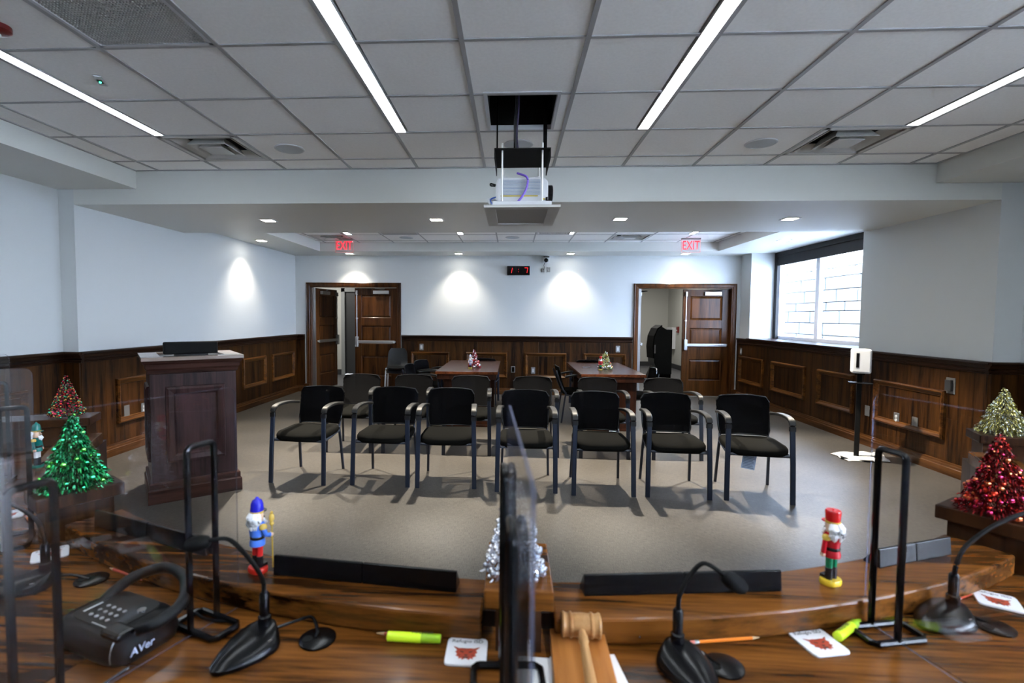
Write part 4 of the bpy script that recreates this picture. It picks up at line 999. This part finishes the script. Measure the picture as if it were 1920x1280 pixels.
nutcracker('green_nutcracker', (-2.04, 2.05, LZ), R(-75), dict(base=(.0, .12, .09), trousers=(.75, .75, .75), coat=(.0, .14, .12), hat=(.0, .14, .12), tall='dome'), 'green-hatted nutcracker far along the left ledge')
for nm, loc_, rz_, c_, lb in (('small_white_nutcracker', (-.575, 7.02, .74), 2.9, dict(base=(.6, .5, .1), trousers=(.3, .3, .6), coat=(.75, .75, .85), hat=(.6, .6, .75), tall='dome'), 'tiny pale nutcracker in front of the red table tree'),
                              ('small_red_nutcracker', (1.22, 7.02, .74), 3.3, dict(base=(.6, .5, .1), trousers=(.0, .3, .1), coat=(.6, .02, .03), hat=(.65, .02, .02), tall='flat'), 'tiny red nutcracker beside the green table tree')):
    nutcracker(nm, loc_, rz_, c_, lb)
t = thing('remote_control', 'small pale remote lying on the right rear table', 'remote control', (1.07, 7.30, .74), R(-80))
MB().box(-.02, .02, -.06, .06, 0, .014).build('remote_body', M['plate'], t, bev=.004)
MB().box(-.012, .012, -.04, .04, .014, .016).build('keypad', M['darkgrey'], t)

# ------------------------------------------------------------------ nameplates
def nameplate(p0, p1, label):
    dx_, dy_ = p1[0]-p0[0], p1[1]-p0[1]; L = math.hypot(dx_, dy_)
    t = thing('nameplate', label, 'nameplate', ((p0[0]+p1[0])/2, (p0[1]+p1[1])/2, LZ), math.atan2(dy_, dx_), 'black nameplates on the ledge')
    for s in (-1, 1):
        x0, x1 = (-L/2, -.001) if s < 0 else (.001, L/2)
        MB().prism([(0, 0), (.046, 0), (.046, .006), (.012, .050), (.004, .050), (0, .004)], x0, x1, 'X').build('nameplate_block', M['black'], t, bev=.002)
nameplate((-1.30, 1.485), (-.835, 1.315), 'black nameplate on the ledge beside the near left pedestal')
nameplate((-.603, 1.232), (-.128, 1.180), 'black nameplate left of the silver tree')
nameplate((.178, 1.185), (.662, 1.240), 'black nameplate right of the silver tree')
nameplate((.985, 1.375), (1.245, 1.470), 'black nameplate right of the red nutcracker')

# ------------------------------------------------------------------ coasters
coast_m = mat('white_coaster', (.78, .78, .80), .3); embl_m = mat('emblem_red', (.38, .045, .015), .5); embl_d = mat('emblem_dark', (.03, .012, .01), .5); ink = mat('coaster_ink', (.02, .02, .025), .5)
half = [(0, -.016), (.008, -.022), (.010, -.016), (.016, -.019), (.016, -.012), (.023, -.009), (.020, -.003), (.025, .004), (.021, .010), (.030, .022), (.018, .016), (.010, .017), (0, .016)]
HEAD = [(x, y) for x, y in half] + [(-x, y) for x, y in half[::-1][1:-1]]
def coaster(x, y, rz, label):
    t = thing('coaster', label, 'coaster', (x, y, DZ+.0005), rz, 'white square coasters on the worktop'); h = .044
    MB().rings([sring(0, 0, z, h*k, h*k, 40, 9) for z, k in ((0, .98), (.001, 1), (.004, 1), (.005, .985))]).build('coaster_slab', coast_m, t)
    text('lettering', 'Refugio ISD', .0145, ink, t, (0, .0315, .0052), (0, 0, 0), .0001)
    MB().prism([(px*.95, py*.95-.008) for px, py in HEAD], .005, .0056).build('cat_head_emblem', embl_m, t)
    b = MB()
    for s in (-1, 1):
        b.prism([(s*.005, -.004), (s*.013, -.001), (s*.013, -.004), (s*.006, -.007)], .0056, .0059)
        b.prism([(s*.022, .009), (s*.027, .012), (s*.017, .0075)], .0056, .0059)
        b.prism([(s*.012, -.015), (s*.017, -.019), (s*.014, -.013)], .0056, .0059)
        b.prism([(s*.002, .006), (s*.004, .006), (s*.0035, .0)], .0056, .0059)
    b.prism([(-.004, -.013), (.004, -.013), (.002, -.017), (-.002, -.017)], .0056, .0059)
    b.prism([(-.007, -.020), (.007, -.020), (.004, -.024), (-.004, -.024)], .0056, .0059)
    b.build('emblem_marks', embl_d, t)
coaster(-.091, 1.052, R(0), 'white coaster with a red cat head left of the gavel board')
coaster(.688, 1.135, R(12), 'white coaster between the pencil and the right highlighter')
coaster(1.252, 1.340, R(-37+62-55), 'white coaster at the right edge of the worktop')
coaster(-1.376, 1.412, R(-33+75), 'white coaster at left behind the front wire stand')
coaster(-1.79, 1.68, R(40), 'white coaster at the far left edge of the worktop')

# ------------------------------------------------------------------ pens and highlighters
yel = mat('fluorescent_yellow', (.62, .85, .02), .35)
def highlighter(p0, p1, label, blunt=False):
    dx_, dy_ = p1[0]-p0[0], p1[1]-p0[1]; L = .122
    t = thing('highlighter', label, 'highlighter', (p0[0], p0[1], DZ+.011), math.atan2(dy_, dx_), 'yellow highlighters')
    Q = Matrix.Rotation(pi/2, 4, 'Y')
    MB().lathe([(.008, 0), (.0105, .002), (.0105, .075), (.0095, .077)], 16, Q).build('barrel', yel, t, True)
    MB().lathe([(.0100, .077), (.0100, .079), (.0098, .094), (.0096, .116), (.009, .120)] if blunt else [(.0100, .077), (.0100, .079), (.0098, .094), (.0075, .098), (.0045, .118), (.002, .122)], 16, Q).build('cap', mat('cap_green', (.28, .48, .015), .35), t, True)
    text('lettering', 'HI-LITER', .013, ink, t, (.080 if blunt else .036, .002, .0107), (0, 0, 0), .0001)
highlighter((-.271, 1.083), (-.151, 1.080), 'yellow highlighter left of the middle coaster', True)
highlighter((.735, 1.145), (.826, 1.213), 'yellow highlighter leaning off the right coaster')
def pencil(p0, L, rz, label, col, grp='pencils on the worktop'):
    t = thing('pencil', label, 'pencil', (*p0, DZ+.0042), rz, grp); Q = Matrix.Rotation(pi/2, 4, 'Y')
    MB().lathe([(.0037, .010), (.0037, L-.018)], 6, Q).build('pencil_shaft', col, t)
    MB().lathe([(.0036, L-.018), (.0009, L)], 8, Q).build('pencil_tip', mat('bare_wood_'+str(len(bpy.data.materials)), (.65, .42, .22), .5), t)
    MB().lathe([(.0038, 0), (.0038, .010)], 8, Q).build('eraser', mat('eraser_'+str(len(bpy.data.materials)), (.7, .2, .15), .5), t)
    MB().lathe([(.0041, .010), (.0041, .020)], 8, Q).build('ferrule', M['steel'], t)
orange = mat('orange_paint', (.85, .22, .02), .35); redp = mat('dark_red_paint', (.45, .05, .02), .35)
pencil((.402, 1.115), .165, math.atan2(.027, .156), 'orange pencil pointing at the right coaster', orange)
pencil((-.997, 1.290), .145, math.atan2(.052, -.134), 'red-orange pencil behind the document camera', redp)
pencil((-.150, 1.100), .150, math.atan2(.009, -.98), 'dark red pencil behind the left highlighter', redp)
pencil((1.145, 1.335), .09, math.atan2(.038, .078), 'dark red pencil by the right edge microphone', redp)
pencil((-1.715, 1.672), .12, math.atan2(-.063, .087), 'orange pencil beside the far left coaster', orange)

# ------------------------------------------------------------------ grommets, microphones
def grommet(x, y, label):
    t = thing('cable_grommet', label, 'cable grommet', (x, y, DZ), 0, 'black cable grommets in the worktop')
    MB().lathe([(.040, 0), (.040, .004), (.036, .006), (.003, .0065)], 28).build('grommet_cap', M['black'], t, True)
    MB().lathe([(.011, .006), (.011, .0072)], 12, Matrix.Translation((-.02, -.008, 0))).build('cable_hole', M['blackmatte'], t)
grommet(-.427, 1.076, 'black cable grommet right of the left microphone')
grommet(.446, 1.045, 'black cable grommet beside the right microphone')
grommet(-1.134, 1.283, 'black cable grommet behind the document camera')
grommet(1.14, 1.225, 'black cable grommet by the right edge microphone')
def mic(x, y, rz, neck, label, cable=None):
    """base nose along local -Y; neck: offsets from the column top, in world axes"""
    t = thing('desk_microphone', label, 'microphone', (x, y, DZ), rz, 'black gooseneck microphones')
    t.scale = (1.12, 1.12, 1)
    rs = []
    for z, k, sh_ in ((0, .97, 0), (.004, 1, 0), (.010, 1, .0), (.020, .90, .004), (.030, .70, .012), (.036, .45, .024), (.038, .2, .03)):
        rg = []
        for i in range(32):
            a = 2*pi*i/32; cx_, sy_ = cos(a), sin(a)
            w = .050*(1 - .30*max(0, -sy_)**1.5) if True else 0
            rg.append((w*k*cx_, (.095 if sy_ < 0 else .040)*k*sy_ + sh_, z))
        rs.append(rg)
    MB().rings(rs).build('mic_base', M['black'], t, True)
    MB().lathe([(.010, 0), (.010, .0025), (.008, .004)], 16, Matrix.Translation((0, -.055, .0235)) @ Matrix.Rotation(R(25), 4, 'X')).build('talk_button', M['steel'], t, True)
    MB().lathe([(.0125, .03), (.0125, .055), (.0095, .058), (.0095, .105), (.0065, .110)], 14, Matrix.Translation((0, .022, 0))).build('mic_column', M['black'], t, True)
    for s in (-1, 1): MB().box(s*.030-.010, s*.030+.010, -.004, .004, .021, .026).build('side_panel', M['steel'] if s > 0 else M['black'], t)
    ca, sa = cos(-rz), sin(-rz)
    P = [(0, .022, .108)] + [(ca*dx_-sa*dy_, .022 + sa*dx_+ca*dy_, .108+dz_) for dx_, dy_, dz_ in neck]
    MB().tube(bez(P, 6), .0045, 8).build('gooseneck', M['blackmatte'], t, True)
    a, c = Vector(P[-2]), Vector(P[-1]); d = (c-a).normalized()
    MB().lathe([(.004, -.006), (.013, 0), (.0165, .012), (.0165, .030), (.012, .042), (.004, .046)], 16, Matrix.Translation(c) @ d.to_track_quat('Z', 'Y').to_matrix().to_4x4()).build('foam_windscreen', M['blackmatte'], t, True)
    if cable:
        q = [(0, .04, .012)] + [(ca*(cx_-x)-sa*(cy_-y), sa*(cx_-x)+ca*(cy_-y), cz_-DZ) for cx_, cy_, cz_ in cable]
        MB().tube(bez(q, 6), .0035, 8).build('mic_cable', M['black'], t, True)
mic(-.553, 1.045, R(-22), [(-.003, 0, .03), (-.025, 0, .070), (-.065, 0, .115), (-.095, 0, .118), (-.115, .0, .112)], 'gooseneck microphone left of centre bending toward the left stand',
    [(-.505, 1.105, DZ+.015), (-.47, 1.115, DZ+.022), (-.445, 1.085, DZ+.012), (-.443, 1.07, DZ+.006)])
mic(.362, 1.040, R(12), [(.002, 0, .03), (.018, 0, .070), (.038, 0, .098), (.055, 0, .098), (.085, 0, .075)], 'gooseneck microphone right of the gavel with its head bent down',
    [(.40, 1.08, DZ+.008), (.428, 1.04, DZ+.006)])
mic(1.055, 1.250, R(-62), [(.005, 0, .03), (.03, .01, .065), (.09, .02, .11), (.16, .03, .14), (.22, .04, .155)], 'gooseneck microphone at right reaching past the frame edge',
    [(1.10, 1.262, DZ+.010), (1.13, 1.235, DZ+.006)])
mic(-1.262, 1.245, R(-50), [(-.004, 0, .03), (-.02, 0, .065), (-.07, 0, .10), (-.13, 0, .118), (-.18, 0, .12)], 'gooseneck microphone at left behind the front wire stand',
    [(-1.20, 1.28, DZ+.012), (-1.15, 1.275, DZ+.006)])

# ------------------------------------------------------------------ gavel, sounding board, papers
t = thing('wooden_board', 'light cherry wood board under the gavel', 'wooden board', (.148, .955, DZ+.002), R(-1))
MB().box(-.060, .060, -.16, .155, 0, .024).build('board_slab', M['board'], t, bev=.002)
t = thing('gavel', 'maple wood gavel lying on the cherry board', 'gavel', (.156, 1.083, DZ+.026), R(-1))
Q = Matrix.Translation((0, 0, .0275)) @ Matrix.Rotation(pi/2, 4, 'Y')
MB().lathe([(.020, -.043), (.0245, -.0415), (.0265, -.038), (.0245, -.035), (.0235, -.030), (.0235, -.027), (.0265, -.024), (.0265, -.021), (.0235, -.018), (.0245, 0), (.0235, .018), (.0265, .021), (.0265, .024), (.0235, .027), (.0235, .030), (.0245, .035), (.0265, .038), (.0245, .0415), (.020, .043)], 28, Q).build('gavel_head', M['gavel'], t, 30)
b = MB(); hp = [(0, -.02, .027, .007), (0, -.036, .026, .0085), (0, -.042, .026, .0105), (0, -.052, .025, .0105), (0, -.058, .025, .0085), (0, -.10, .022, .0095), (0, -.15, .018, .011), (0, -.20, .0155, .0125), (0, -.235, .0145, .011), (0, -.245, .0145, .005)]
b.tube([p[:3] for p in hp], 0, 14, rs=[p[3] for p in hp]); b.build('gavel_handle', M['gavel'], t, True)
o = MB().box(-.07, .07, -.13, .13, 0, .0012).build('paper', mat('white_paper', (.8, .8, .8), .7)); o.location = (.172, .93, DZ+.0003); o.rotation_euler.z = R(7); tag(o, 'white paper sheet under the right side of the cherry board', 'paper', 'papers by the gavel board')
o = MB().box(-.035, .035, -.1, .06, 0, .003).build('notepad', bpy.data.materials['white_paper']); o.location = (.052, .985, DZ+.0003); o.rotation_euler.z = R(-3); tag(o, 'white notepad between the shield and the cherry board', 'notepad')
o = MB().lathe([(.0035, 0), (.003, .003), (.001, .0035)], 10).build('push_pin', M['chrome']); o.location = (.288, 1.103, DZ+.02); o.rotation_euler = (pi/2, 0, 0)
tag(o, 'small shiny metal button on the riser right of gavel', 'button')

# ------------------------------------------------------------------ document camera
t = thing('document_camera', 'black document camera with looped flexible arm, front left', 'document camera', (-.868, 1.050, DZ), R(-20))
rs = [sring(0, 0, z, .118*k, .078*k2, 40, 4.5) for z, k, k2 in ((.0, .90, .88), (.006, .97, .96), (.020, 1, 1), (.042, .99, .98), (.054, .95, .93), (.060, .88, .84))]
MB().rings(rs).build('camera_housing', mat('soft_black_shell', (.004, .004, .005), .35, spec=.22), t, True)
MB().rings([sring(-.015, .006, z, .078, .058, 36, 5) for z in (.060, .0615)]).build('control_panel', mat('panel_black', (.009, .009, .009), .45, spec=.2), t)
b = MB()
for r in range(4):
    for c in range(3): b.lathe([(.0042, .0615), (.0042, .0635)], 10, Matrix.Translation((-.045+r*.019, -.030+c*.018, 0)))
b.build('control_buttons', mat('grey_key', (.30, .30, .31), .4), t)
MB().lathe([(.010, .0615), (.009, .0645)], 16, Matrix.Translation((.042, .024, 0))).build('power_button', M['chrome'], t)
MB().box(-.075, -.070, -.03, .01, .0615, .0622).box(-.012, .04, -.048, -.046, .0615, .0622).build('panel_print', mat('print_grey', (.45, .45, .46), .5), t)
text('lettering', 'AVer', .023, mat('white_print', (.60, .66, .85), .5), t, (.1182, -.025, .028), (pi/2, 0, pi/2), .0008, shear=.15)
MB().tube(bez([(.090, -.072, .012), (.092, -.0735, .03), (.092, -.068, .050), (.088, -.055, .0595)], 4), .0012, 6).build('seam_line', M['plate'], t)
def dl(x, y, z): c_, s_ = cos(R(20)), sin(R(20)); x -= -.868; y -= 1.050; return (c_*x - s_*y, s_*x + c_*y, z)
pts = bez([dl(-.950, 1.075, .040), dl(-.935, 1.12, .068), dl(-.91, 1.16, .085), dl(-.86, 1.19, .092), dl(-.795, 1.16, .092), dl(-.745, 1.10, .092), dl(-.722, 1.045, .086), dl(-.740, 1.00, .074), dl(-.775, .985, .066)], 8)
MB().tube(pts, .0125, 12).build('flexible_arm', mat('ribbed_rubber', (.004, .004, .0045), .5, spec=.25), t, True)
MB().box(.050, .110, -.070, -.030, .056, .074).build('camera_head', M['black'], t, bev=.008)
MB().tube(bez([(-.02, .085, .02), (.05, .13, .01), (.12, .12, .008), (.18, .14, .006)], 6), .004, 8).build('cable', M['black'], t, True)
MB().tube(bez([(.13, -.06, .01), (.12, -.13, .005), (.05, -.22, .005), (.0, -.3, .005)], 6), .003, 8).build('power_cable', M['black'], t, True)
